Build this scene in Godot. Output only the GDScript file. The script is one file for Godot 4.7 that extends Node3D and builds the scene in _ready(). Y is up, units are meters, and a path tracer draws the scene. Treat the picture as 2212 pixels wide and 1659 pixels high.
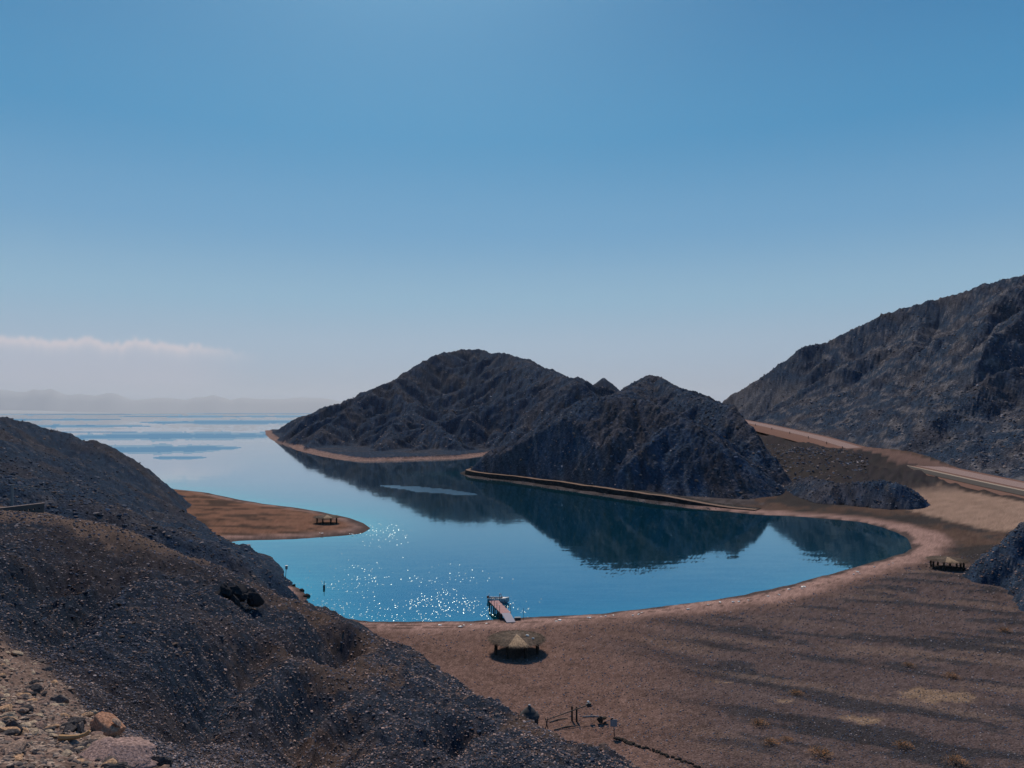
extends Node3D

# ---------------------------------------------------------------- camera constants
const EYE := 36.0            # metres above the sea
const FOC := 1663.4          # focal length in the units of the survey picture (2212 wide)
const PITCH := 0.03635

var names := {}
var M := {}
var rng := RandomNumberGenerator.new()
var n_big := FastNoiseLite.new()
var n_mid := FastNoiseLite.new()
var n_fine := FastNoiseLite.new()
var n_ridge := FastNoiseLite.new()
var n_streak := FastNoiseLite.new()
var n_cell := FastNoiseLite.new()

var coast := PackedVector2Array()
var far_coast := PackedVector2Array()
var tps_near: Dictionary
var tps_head: Dictionary
var ridge_sets := {}
var reach := {}
var gullies: Array = []
var road_pts: Array = []
var sand_patches: Array = []

# ================================================================ helpers: points
func at(px: float, py: float, d: float) -> Vector3:
	var cx := (px - 1106.0) / FOC
	var cy := (829.5 - py) / FOC
	var y := cy * cos(PITCH) + sin(PITCH)
	var zf := cos(PITCH) - cy * sin(PITCH)
	return Vector3(cx / zf * d, EYE + y / zf * d, -d)

func on_level(px: float, py: float, level := 0.0) -> Vector3:
	var cy := (829.5 - py) / FOC
	var s := (cy * cos(PITCH) + sin(PITCH)) / (cos(PITCH) - cy * sin(PITCH))
	return at(px, py, (level - EYE) / s)

func down(px: float, py: float) -> Vector3:
	# a survey point on the low ground, sunk a little so that a hill ends there
	var p := on_level(px, py, 1.2)
	p.y = -2.5
	return p

func flat(a: Array) -> PackedVector2Array:
	var out := PackedVector2Array()
	for p in a:
		var q := on_level(p[0], p[1])
		out.append(Vector2(q.x, q.z))
	return out

# ================================================================ helpers: naming
func numbered(called: String) -> String:
	if not names.has(called):
		names[called] = 0
		return called
	names[called] += 1
	return "%s_%03d" % [called, names[called]]

func tag(o: Node, label := "", category := "", group := "", kind := "") -> Node:
	if label: o.set_meta("label", label)
	if category: o.set_meta("category", category)
	if group: o.set_meta("group", group)
	if kind: o.set_meta("kind", kind)
	return o

func thing(called: String, where: Vector3, turn := 0.0) -> Node3D:
	var o := Node3D.new()
	o.name = numbered(called)
	add_child(o, true)
	o.position = where
	o.rotation.y = turn
	return o

func put_mesh(called: String, mesh: Mesh, mat: Material, parent: Node = null) -> MeshInstance3D:
	var o := MeshInstance3D.new()
	o.mesh = mesh
	if mat: o.material_override = mat
	if parent == null or parent == self:
		o.name = numbered(called)
		add_child(o, true)
	else:
		var k := 0
		var nm := called
		while parent.has_node(nm):
			k += 1
			nm = "%s_%03d" % [called, k]
		o.name = nm
		parent.add_child(o, true)
	return o

func copy_of(o: Node3D) -> Node3D:
	var c := o.duplicate()
	c.name = numbered(String(o.name).rstrip("0123456789_"))
	add_child(c, true)
	return c

# ================================================================ helpers: shapes
func st_new() -> SurfaceTool:
	var st := SurfaceTool.new()
	st.begin(Mesh.PRIMITIVE_TRIANGLES)
	st.set_smooth_group(-1)
	return st

func st_smooth() -> SurfaceTool:
	var st := st_new()
	st.set_smooth_group(0)
	return st

func quad(st: SurfaceTool, a: Vector3, b: Vector3, c: Vector3, d: Vector3) -> void:
	for p in [a, b, c, a, c, d]:
		st.add_vertex(p)

func bar(st: SurfaceTool, a: Vector3, b: Vector3, r0: float, r1 := -1.0, sides := 8, caps := true) -> void:
	if r1 < 0.0: r1 = r0
	var ax := (b - a).normalized()
	var u := ax.cross(Vector3.UP if absf(ax.y) < 0.9 else Vector3.RIGHT).normalized()
	var v := ax.cross(u)
	for i in sides:
		var t0 := TAU * i / sides
		var t1 := TAU * (i + 1) / sides
		var e0 := u * cos(t0) + v * sin(t0)
		var e1 := u * cos(t1) + v * sin(t1)
		quad(st, a + e0 * r0, a + e1 * r0, b + e1 * r1, b + e0 * r1)
		if caps:
			for p in [a, a + e1 * r0, a + e0 * r0, b, b + e0 * r1, b + e1 * r1]:
				st.add_vertex(p)

func box(st: SurfaceTool, tr: Transform3D, s: Vector3, bev := 0.02) -> void:
	# a box with chamfered long edges: eight-sided section along local x
	var hy := s.y * 0.5
	var hz := s.z * 0.5
	var b := minf(bev, minf(hy, hz) * 0.6)
	var sec := [Vector2(-hy, -hz + b), Vector2(-hy, hz - b), Vector2(-hy + b, hz), Vector2(hy - b, hz), Vector2(hy, hz - b), Vector2(hy, -hz + b), Vector2(hy - b, -hz), Vector2(-hy + b, -hz)]
	var hx := s.x * 0.5
	for i in 8:
		var p: Vector2 = sec[i]
		var q: Vector2 = sec[(i + 1) % 8]
		quad(st, tr * Vector3(-hx, p.x, p.y), tr * Vector3(-hx, q.x, q.y), tr * Vector3(hx, q.x, q.y), tr * Vector3(hx, p.x, p.y))
		for e in [-1.0, 1.0]:
			var c := tr * Vector3(hx * e, 0, 0)
			var a1 := tr * Vector3(hx * e, p.x, p.y)
			var a2 := tr * Vector3(hx * e, q.x, q.y)
			for w in ([c, a2, a1] if e < 0 else [c, a1, a2]):
				st.add_vertex(w)

func done(st: SurfaceTool, _smooth := false) -> ArrayMesh:
	st.generate_normals()
	return st.commit()

func lathe(profile: Array, sides: int, wob := 0.0) -> ArrayMesh:
	var st := st_new()
	st.set_smooth_group(0)
	for i in sides:
		var t0 := TAU * i / sides
		var t1 := TAU * (i + 1) / sides
		for k in profile.size() - 1:
			var p: Vector2 = profile[k]
			var q: Vector2 = profile[k + 1]
			var w0 := 1.0 + wob * n_fine.get_noise_2d(cos(t0) * 40.0 + k * 31.0, sin(t0) * 40.0)
			var w1 := 1.0 + wob * n_fine.get_noise_2d(cos(t1) * 40.0 + k * 31.0, sin(t1) * 40.0)
			var w2 := 1.0 + wob * n_fine.get_noise_2d(cos(t0) * 40.0 + (k + 1) * 31.0, sin(t0) * 40.0)
			var w3 := 1.0 + wob * n_fine.get_noise_2d(cos(t1) * 40.0 + (k + 1) * 31.0, sin(t1) * 40.0)
			quad(st, Vector3(cos(t0) * p.x * w0, p.y, sin(t0) * p.x * w0), Vector3(cos(t0) * q.x * w2, q.y, sin(t0) * q.x * w2),
				Vector3(cos(t1) * q.x * w3, q.y, sin(t1) * q.x * w3), Vector3(cos(t1) * p.x * w1, p.y, sin(t1) * p.x * w1))
	st.generate_normals()
	return st.commit()

func stone_mesh(sd: int, flatness: float, rough := 0.25, level := 1) -> ArrayMesh:
	# an angular stone: a subdivided octahedron pushed about and cut by a few planes
	var r := RandomNumberGenerator.new()
	r.seed = sd
	var tris: Array = []
	var ax := [Vector3.RIGHT, Vector3.UP, Vector3.BACK, Vector3.LEFT, Vector3.DOWN, Vector3.FORWARD]
	for f in [[0, 1, 2], [2, 1, 3], [3, 1, 5], [5, 1, 0], [2, 4, 0], [3, 4, 2], [5, 4, 3], [0, 4, 5]]:
		tris.append([ax[f[0]], ax[f[1]], ax[f[2]]])
	for l in level:
		var nt: Array = []
		for t in tris:
			var a: Vector3 = ((t[0] + t[1]) * 0.5).normalized()
			var b: Vector3 = ((t[1] + t[2]) * 0.5).normalized()
			var c: Vector3 = ((t[2] + t[0]) * 0.5).normalized()
			nt.append_array([[t[0], a, c], [a, t[1], b], [c, b, t[2]], [a, b, c]])
		tris = nt
	var cuts: Array = []
	for i in 9:
		cuts.append([Vector3(r.randf_range(-1, 1), r.randf_range(-1, 1), r.randf_range(-1, 1)).normalized(), r.randf_range(0.5, 0.85)])
	var nz := FastNoiseLite.new()
	nz.seed = sd
	nz.frequency = 0.8
	var st := st_new()
	st.set_smooth_group(-1 if level < 4 else 0)
	for t in tris:
		for k in [0, 2, 1]:
			var p: Vector3 = t[k]
			var q := p * (1.0 + rough * nz.get_noise_3d(p.x * 1.6, p.y * 1.6, p.z * 1.6))
			if level > 2:
				q *= 1.0 + 0.10 * nz.get_noise_3d(p.x * 7.0, p.y * 7.0, p.z * 7.0) + 0.05 * nz.get_noise_3d(p.x * 19.0, p.y * 19.0, p.z * 19.0)
			for c in cuts:
				var over: float = q.dot(c[0]) - c[1]
				if over > 0.0: q -= c[0] * over * 0.92
			q.y *= flatness
			st.set_color(Color(1, 1, 1))
			st.add_vertex(q)
	st.generate_normals()
	return st.commit()

# ================================================================ helpers: thin-plate surface through survey points
func tps_build(pts: Array) -> Dictionary:
	var n := pts.size()
	var sc := 0.02
	var A: Array = []
	for i in n + 3:
		var row := PackedFloat64Array()
		row.resize(n + 4)
		A.append(row)
	for i in n:
		for j in n:
			var dx: float = (pts[i].x - pts[j].x) * sc
			var dz: float = (pts[i].z - pts[j].z) * sc
			var r2 := dx * dx + dz * dz
			A[i][j] = r2 * log(r2) if r2 > 1e-9 else 0.0
		A[i][i] += 0.0015
		A[i][n] = 1.0; A[i][n + 1] = pts[i].x * sc; A[i][n + 2] = pts[i].z * sc
		A[n][i] = 1.0; A[n + 1][i] = pts[i].x * sc; A[n + 2][i] = pts[i].z * sc
		A[i][n + 3] = pts[i].y
	var m := n + 3
	for c in m:
		var best := c
		for r in range(c + 1, m):
			if absf(A[r][c]) > absf(A[best][c]): best = r
		if best != c:
			var tmp = A[c]; A[c] = A[best]; A[best] = tmp
		var pr: PackedFloat64Array = A[c]
		var inv := 1.0 / pr[c]
		for r in range(c + 1, m):
			var rr: PackedFloat64Array = A[r]
			var f := rr[c] * inv
			if f != 0.0:
				for k in range(c, m + 1): rr[k] -= f * pr[k]
				A[r] = rr
	var w := PackedFloat64Array()
	w.resize(m)
	for c in range(m - 1, -1, -1):
		var s: float = A[c][m]
		for k in range(c + 1, m): s -= A[c][k] * w[k]
		w[c] = s / A[c][c]
	var xs := PackedFloat64Array()
	var zs := PackedFloat64Array()
	for p in pts:
		xs.append(p.x * sc); zs.append(p.z * sc)
	return {"w": w, "x": xs, "z": zs, "sc": sc}

func tps(t: Dictionary, x: float, z: float) -> float:
	var xs: PackedFloat64Array = t.x
	var zs: PackedFloat64Array = t.z
	var w: PackedFloat64Array = t.w
	var n := xs.size()
	x *= t.sc
	z *= t.sc
	var s := w[n] + w[n + 1] * x + w[n + 2] * z
	for i in n:
		var dx := x - xs[i]
		var dz := z - zs[i]
		var r2 := dx * dx + dz * dz
		if r2 > 1e-9: s += w[i] * r2 * log(r2)
	return s

# ================================================================ helpers: hills from ridge lines
func ridges(called: String, list: Array) -> void:
	# list of [slope, rounding, [points]]
	var segs: Array = []
	for r in list:
		var pts: Array = r[2]
		for i in pts.size() - 1:
			segs.append([pts[i], pts[i + 1], r[0], r[1]])
	ridge_sets[called] = segs

func spurs(segs: Array, every: float, drop: float, length: float, side: float, sd: int, low := 4.0) -> Array:
	# secondary ridges that run down both flanks of the given ones
	var r := RandomNumberGenerator.new()
	r.seed = sd
	var out: Array = []
	var flip := 1.0
	for s in segs:
		var a: Vector3 = s[0]
		var b: Vector3 = s[1]
		var run := Vector2(b.x - a.x, b.z - a.z)
		var n := int(run.length() / every + r.randf())
		for i in n:
			var p := a.lerp(b, (i + r.randf_range(0.2, 0.8)) / n)
			if p.y < low * 2.5: continue
			flip = -flip
			var dir := run.normalized().rotated(flip * r.randf_range(0.9, 1.7))
			var y := p.y
			var q := p
			var len := length * r.randf_range(0.5, 1.2)
			for k in 4:
				dir = dir.rotated(r.randf_range(-0.35, 0.35))
				var step := len / 4.0
				var e := q + Vector3(dir.x * step, -step * drop * r.randf_range(0.55, 1.35), dir.y * step)
				out.append([q, e, side * r.randf_range(0.9, 1.15), 2.5])
				q = e
				if q.y < low: break
	return out

func tent(segs: Array, x: float, z: float) -> float:
	var best := -400.0
	for s in segs:
		var mx: float = x - s[4]
		var mz: float = z - s[5]
		if s[7] - s[2] * (sqrt(mx * mx + mz * mz) - s[6] - s[3]) < best: continue
		var a: Vector3 = s[0]
		var b: Vector3 = s[1]
		var ex := b.x - a.x
		var ez := b.z - a.z
		var t := clampf(((x - a.x) * ex + (z - a.z) * ez) / (ex * ex + ez * ez), 0.0, 1.0)
		var dx := x - a.x - ex * t
		var dz := z - a.z - ez * t
		var rr: float = s[3]
		var h: float = a.y + (b.y - a.y) * t - s[2] * (sqrt(dx * dx + dz * dz + rr * rr) - rr)
		# soft union, so that spurs melt into each other
		if h > best: best = h
	return best

func shore(poly: PackedVector2Array, x: float, z: float) -> float:
	# signed distance to a shoreline, positive inland
	var best := 1e12
	var inside := false
	var n := poly.size()
	var j := n - 1
	for i in n:
		var a := poly[j]
		var b := poly[i]
		var ex := b.x - a.x
		var ez := b.y - a.y
		var px := x - a.x
		var pz := z - a.y
		var t := clampf((px * ex + pz * ez) / (ex * ex + ez * ez), 0.0, 1.0)
		var dx := px - ex * t
		var dz := pz - ez * t
		var d2 := dx * dx + dz * dz
		if d2 < best: best = d2
		if (a.y > z) != (b.y > z) and x < ex * (z - a.y) / ez + a.x: inside = not inside
		j = i
	return sqrt(best) if inside else -sqrt(best)

# ================================================================ helpers: a terrain sheet, finer where it is nearer
# k = x / depth from k0 to k1, depth from d0 to d1; base is sampled every fourth vertex, detail at each
func sheet(k0: float, k1: float, nk: int, d0: float, d1: float, nd: int, power: float, base: Callable, detail: Callable, tint: Callable, floor_at: float, cs := 3) -> ArrayMesh:
	var ck := nk / cs + 2
	var cd := nd / cs + 2
	var ip0 := pow(d0, power)
	var ip1 := pow(d1, power)
	var cb := PackedFloat32Array()
	cb.resize(ck * cd)
	var cb2 := PackedFloat32Array()
	cb2.resize(ck * cd)
	for j in cd:
		var d := pow(ip0 + (ip1 - ip0) * minf(float(j * cs) / (nd - 1), 1.05), 1.0 / power)
		for i in ck:
			var x := (k0 + (k1 - k0) * float(i * cs) / (nk - 1)) * d
			var v: Vector2 = base.call(x, -d)
			cb[j * ck + i] = v.x
			cb2[j * ck + i] = v.y
	var pos := PackedVector3Array()
	pos.resize(nk * nd)
	var col := PackedColorArray()
	col.resize(nk * nd)
	var aux := PackedFloat32Array()
	aux.resize(nk * nd)
	for j in nd:
		var d := pow(ip0 + (ip1 - ip0) * float(j) / (nd - 1), 1.0 / power)
		var cj := j / cs
		var fj := float(j % cs) / cs
		for i in nk:
			var x := (k0 + (k1 - k0) * float(i) / (nk - 1)) * d
			var ci := i / cs
			var fi := float(i % cs) / cs
			var o := cj * ck + ci
			var h := lerpf(lerpf(cb[o], cb[o + 1], fi), lerpf(cb[o + ck], cb[o + ck + 1], fi), fj)
			var s := lerpf(lerpf(cb2[o], cb2[o + 1], fi), lerpf(cb2[o + ck], cb2[o + ck + 1], fi), fj)
			if h > floor_at - 8.0: h = detail.call(x, -d, h, s)
			pos[j * nk + i] = Vector3(x, h, -d)
			aux[j * nk + i] = s
	var nor := PackedVector3Array()
	nor.resize(nk * nd)
	for j in nd:
		var ja := maxi(j - 1, 0)
		var jb := mini(j + 1, nd - 1)
		for i in nk:
			var ia := maxi(i - 1, 0)
			var ib := mini(i + 1, nk - 1)
			var n := (pos[j * nk + ib] - pos[j * nk + ia]).cross(pos[jb * nk + i] - pos[ja * nk + i])
			if n.y < 0.0: n = -n
			n = n.normalized()
			nor[j * nk + i] = n
			var p := pos[j * nk + i]
			if p.y > floor_at: col[j * nk + i] = tint.call(p, n, aux[j * nk + i])
	var idx := PackedInt32Array()
	for j in nd - 1:
		for i in nk - 1:
			var a := j * nk + i
			if maxf(maxf(pos[a].y, pos[a + 1].y), maxf(pos[a + nk].y, pos[a + nk + 1].y)) < floor_at: continue
			idx.append_array(PackedInt32Array([a, a + nk, a + nk + 1, a, a + nk + 1, a + 1]))
	var arr := []
	arr.resize(Mesh.ARRAY_MAX)
	arr[Mesh.ARRAY_VERTEX] = pos
	arr[Mesh.ARRAY_NORMAL] = nor
	arr[Mesh.ARRAY_COLOR] = col
	arr[Mesh.ARRAY_INDEX] = idx
	var me := ArrayMesh.new()
	me.add_surface_from_arrays(Mesh.PRIMITIVE_TRIANGLES, arr)
	return me

# ================================================================ materials
func noise_tex(sd: int, freq: float, lo: Color, hi: Color, oct := 5, kind := FastNoiseLite.TYPE_SIMPLEX_SMOOTH, bump := 0.0, size := 512) -> NoiseTexture2D:
	var n := FastNoiseLite.new()
	n.seed = sd
	n.noise_type = kind
	n.frequency = freq
	n.fractal_octaves = oct
	var t := NoiseTexture2D.new()
	t.noise = n
	t.width = size
	t.height = size
	t.seamless = true
	if bump > 0.0:
		t.as_normal_map = true
		t.bump_strength = bump
	else:
		var g := Gradient.new()
		g.set_color(0, lo)
		g.set_color(1, hi)
		t.color_ramp = g
	return t

func mat(c: Color, rough := 0.9, metal := 0.0) -> StandardMaterial3D:
	var m := StandardMaterial3D.new()
	m.albedo_color = c.linear_to_srgb()
	m.roughness = rough
	m.metallic = metal
	return m

func rock_mat(scale: float, nscale: float, tex: Texture2D, nrm: Texture2D) -> StandardMaterial3D:
	var m := StandardMaterial3D.new()
	m.vertex_color_use_as_albedo = true
	m.roughness = 0.92
	m.metallic_specular = 0.06
	m.albedo_texture = tex
	m.uv1_triplanar = true
	m.uv1_world_triplanar = true
	m.uv1_scale = Vector3.ONE * scale
	m.normal_enabled = true
	m.normal_texture = nrm
	m.normal_scale = nscale
	return m

func make_materials() -> void:
	var grain := noise_tex(11, 0.03, Color(0.45, 0.45, 0.45), Color(1, 1, 1), 6)
	var grit := noise_tex(12, 0.06, Color(0.55, 0.53, 0.52), Color(1, 1, 1), 5)
	var stony := noise_tex(13, 0.05, Color.BLACK, Color.WHITE, 5, FastNoiseLite.TYPE_CELLULAR, 9.0)
	var sandy := noise_tex(14, 0.05, Color.BLACK, Color.WHITE, 5, FastNoiseLite.TYPE_SIMPLEX_SMOOTH, 6.0)
	M.hill = rock_mat(0.035, 1.0, grain, stony)
	M.near = rock_mat(0.45, 1.0, grain, stony)
	M.head = rock_mat(0.12, 1.0, grain, stony)
	M.ground = rock_mat(0.10, 0.7, grit, sandy)
	M.stone = StandardMaterial3D.new()
	M.stone.vertex_color_use_as_albedo = true
	M.stone.roughness = 0.9
	M.stone.metallic_specular = 0.08
	M.boulder = rock_mat(1.1, 1.0, grain, stony)
	M.boulder.vertex_color_use_as_albedo = false
	M.water = StandardMaterial3D.new()
	M.water.vertex_color_use_as_albedo = true
	M.water.metallic = 0.93
	M.water.roughness = 0.045
	M.catspaw = M.water.duplicate()
	M.catspaw.roughness = 0.2
	M.catspaw.vertex_color_use_as_albedo = false
	M.catspaw.albedo_color = Color(0.0, 0.07, 0.16).linear_to_srgb()
	M.glint = mat(Color(0.075, 0.10, 0.11), 0.36, 1.0)
	M.ruffled = mat(Color(0.10, 0.245, 0.39), 0.6)  # diffuse blue painted for the higher sky that ruffled water mirrors
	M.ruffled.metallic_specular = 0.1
	M.breath = mat(Color(0.20, 0.33, 0.44), 0.6)  # painted midway between the calm water's sky reflection and the ruffled blue
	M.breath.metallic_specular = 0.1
	M.faraway = mat(Color(0.34, 0.37, 0.42), 1.0)  # paled and blued: part of the distance haze is in this colour
	M.road = rock_mat(0.3, 0.3, grit, sandy)
	M.thatch = mat(Color(0.12, 0.085, 0.055), 0.95)
	M.thatch.vertex_color_use_as_albedo = true
	M.thatch.albedo_color = Color.WHITE
	M.post = rock_mat(1.5, 1.0, grain, stony)
	M.post.vertex_color_use_as_albedo = false
	M.post.albedo_color = Color(0.10, 0.085, 0.075).linear_to_srgb()
	M.white = mat(Color(0.72, 0.70, 0.68), 0.5)
	M.dark = mat(Color(0.03, 0.03, 0.035), 0.7)
	M.wood = mat(Color(0.10, 0.075, 0.06), 0.9)
	M.pink = mat(Color(0.36, 0.19, 0.19), 0.85)
	M.slate = mat(Color(0.26, 0.25, 0.31), 0.8)
	M.rust = mat(Color(0.16, 0.05, 0.04), 0.8)
	M.grey = mat(Color(0.22, 0.23, 0.25), 0.8)
	M.pale = mat(Color(0.55, 0.50, 0.47), 0.9)
	M.wall = mat(Color(0.07, 0.065, 0.065), 0.95)
	M.asphalt = rock_mat(0.3, 0.3, grit, sandy)
	M.asphalt.vertex_color_use_as_albedo = false
	M.asphalt.albedo_color = Color(0.50, 0.365, 0.34).linear_to_srgb()
	M.shoulder = M.asphalt.duplicate()
	M.shoulder.albedo_color = Color(0.34, 0.205, 0.17).linear_to_srgb()
	M.concrete = rock_mat(0.3, 0.4, grit, sandy)
	M.concrete.vertex_color_use_as_albedo = false
	M.concrete.albedo_color = Color(0.60, 0.49, 0.40).linear_to_srgb()
	M.kerbside = mat(Color(0.12, 0.10, 0.09), 0.95)
	M.darkrock = M.boulder.duplicate()
	M.darkrock.albedo_color = Color(0.075, 0.072, 0.08).linear_to_srgb()
	M.tan = M.boulder.duplicate()
	M.tan.albedo_color = Color(0.78, 0.42, 0.28).linear_to_srgb()
	M.mauve = M.boulder.duplicate()
	M.mauve.albedo_color = Color(0.60, 0.41, 0.37).linear_to_srgb()
	M.path = M.shoulder.duplicate()
	M.path.albedo_color = Color(0.38, 0.27, 0.215).linear_to_srgb()
	M.bank = M.hill.duplicate()
	M.bank.vertex_color_use_as_albedo = false
	M.bank.albedo_color = Color(0.10, 0.09, 0.09).linear_to_srgb()
	M.seawall = M.bank.duplicate()
	M.seawall.albedo_color = Color(0.05, 0.048, 0.052).linear_to_srgb()
	M.orange = mat(Color(0.42, 0.24, 0.11), 0.9)
	M.teal = mat(Color(0.16, 0.42, 0.40), 0.4)
	M.hull = mat(Color(0.40, 0.41, 0.43), 0.5)
	M.hutwall = mat(Color(0.022, 0.022, 0.026), 0.95)
	M.hutroof = mat(Color(0.035, 0.037, 0.042), 0.95)
	M.polegrey = mat(Color(0.20, 0.19, 0.19), 0.9)
	M.cap = mat(Color(0.26, 0.19, 0.17), 0.9)

# ================================================================ light, sky, camera
func sky_picture() -> ImageTexture:
	# elevation in degrees -> colour; air and a low bank of cloud only
	var stops := [[-90.0, Color8(150, 160, 180)], [0.0, Color8(157, 166, 185)], [1.6, Color8(164, 175, 191)], [4.8, Color8(158, 179, 199)], [8.2, Color8(140, 176, 201)], [13.3, Color8(108, 158, 196)], [19.7, Color8(72, 139, 185)], [28.6, Color8(54, 118, 168)], [50.0, Color8(42, 98, 152)], [90.0, Color8(34, 80, 136)]]
	var sun_at := sun_direction()
	var glow := Color(0.088, 0.138, 0.142)
	var w := 2048
	var h := 1024
	var cloud := FastNoiseLite.new()
	cloud.seed = 5
	cloud.frequency = 0.30
	cloud.fractal_octaves = 5
	var data := PackedFloat32Array()
	data.resize(w * h * 3)
	for j in h:
		var el := 90.0 - (j + 0.5) / h * 180.0
		var k := 0
		while k < stops.size() - 2 and el > stops[k + 1][0]: k += 1
		var f := smoothstep(0.0, 1.0, clampf((el - stops[k][0]) / (stops[k + 1][0] - stops[k][0]), 0, 1))
		f = lerpf(f, clampf((el - stops[k][0]) / (stops[k + 1][0] - stops[k][0]), 0, 1), 0.7)
		var ca: Color = stops[k][1]
		var cb: Color = stops[k + 1][1]
		var c := ca.srgb_to_linear().lerp(cb.srgb_to_linear(), f)
		for i in w:
			var q := c
			if el > 0.0:
				var a2 := deg_to_rad((i + 0.5) / w * 360.0)
				var e2 := deg_to_rad(el)
				var off := rad_to_deg(acos(clampf(Vector3(sin(a2) * cos(e2), sin(e2), -cos(a2) * cos(e2)).dot(sun_at), -1.0, 1.0)))
				q = c + glow * (exp(-(maxf(off, 8.0) - 20.0) / 9.0) * smoothstep(0.0, 22.0, el))
			var az := fposmod((i + 0.5) / w * 360.0 + 180.0, 360.0) - 180.0
			if el > 0.3 and el < 7.0:
				# the cumulus bank low over the sea: its top runs down towards the right and away all round
				var top := 4.7 + 0.55 * cloud.get_noise_2d(az * 1.4, 3.0) + 0.55 * absf(cloud.get_noise_2d(az * 5.0, 9.0)) - 0.5 * smoothstep(-26.0, -18.0, az)
				var body := smoothstep(top + 0.05, top - 0.16, el + 0.22 * cloud.get_noise_2d(az * 9.0, el * 12.0))
				var fade := smoothstep(-17.5, -24.0, az) * smoothstep(-150.0, -110.0, az)
				var rim := smoothstep(top - 0.8, top - 0.05, el)
				var lit := Color8(212, 202, 206).srgb_to_linear()
				var deep := Color8(184, 183, 196).srgb_to_linear()
				var cc := deep.lerp(lit, smoothstep(top - 1.3, top, el))
				q = q.lerp(cc, body * fade * lerpf(0.45, 0.85, rim) * smoothstep(0.4, 2.4, el))
			var o := (j * w + i) * 3
			data[o] = q.r; data[o + 1] = q.g; data[o + 2] = q.b
	var im := Image.create_from_data(w, h, false, Image.FORMAT_RGBF, data.to_byte_array())
	return ImageTexture.create_from_image(im)

func sun_direction() -> Vector3:
	var el := deg_to_rad(48.0)
	var az := deg_to_rad(-9.0)
	return Vector3(sin(az) * cos(el), sin(el), -cos(az) * cos(el))

func setup_view() -> void:
	var cam := Camera3D.new()
	cam.name = "camera"
	cam.fov = rad_to_deg(2.0 * atan(829.5 / FOC))
	cam.position = Vector3(0, EYE, 0)
	cam.rotation = Vector3(PITCH, 0, 0)
	cam.near = 0.2
	cam.far = 150000.0
	add_child(cam)
	var env := Environment.new()
	env.background_mode = Environment.BG_SKY
	var pano := PanoramaSkyMaterial.new()
	pano.panorama = sky_picture()
	var sky := Sky.new()
	sky.sky_material = pano
	env.sky = sky
	env.tonemap_mode = Environment.TONE_MAPPER_LINEAR
	env.tonemap_exposure = 1.0
	env.sdfgi_enabled = true
	env.ssao_enabled = true
	env.ssil_enabled = true
	# thin sea haze, brighter towards the sun as real haze is
	env.volumetric_fog_enabled = true
	env.volumetric_fog_density = 0.000016
	env.volumetric_fog_albedo = Color(0.95, 0.97, 1.0)
	env.volumetric_fog_anisotropy = 0.45
	var we := WorldEnvironment.new()
	we.name = "environment"
	we.environment = env
	add_child(we)
	var sun := DirectionalLight3D.new()
	sun.name = "sun"
	sun.light_energy = 1.15
	sun.light_color = Color(1.0, 0.93, 0.84)
	sun.light_angular_distance = 0.5
	sun.shadow_enabled = true
	add_child(sun)
	sun.look_at_from_position(sun_direction() * 100.0, Vector3.ZERO, Vector3.UP)

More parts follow.
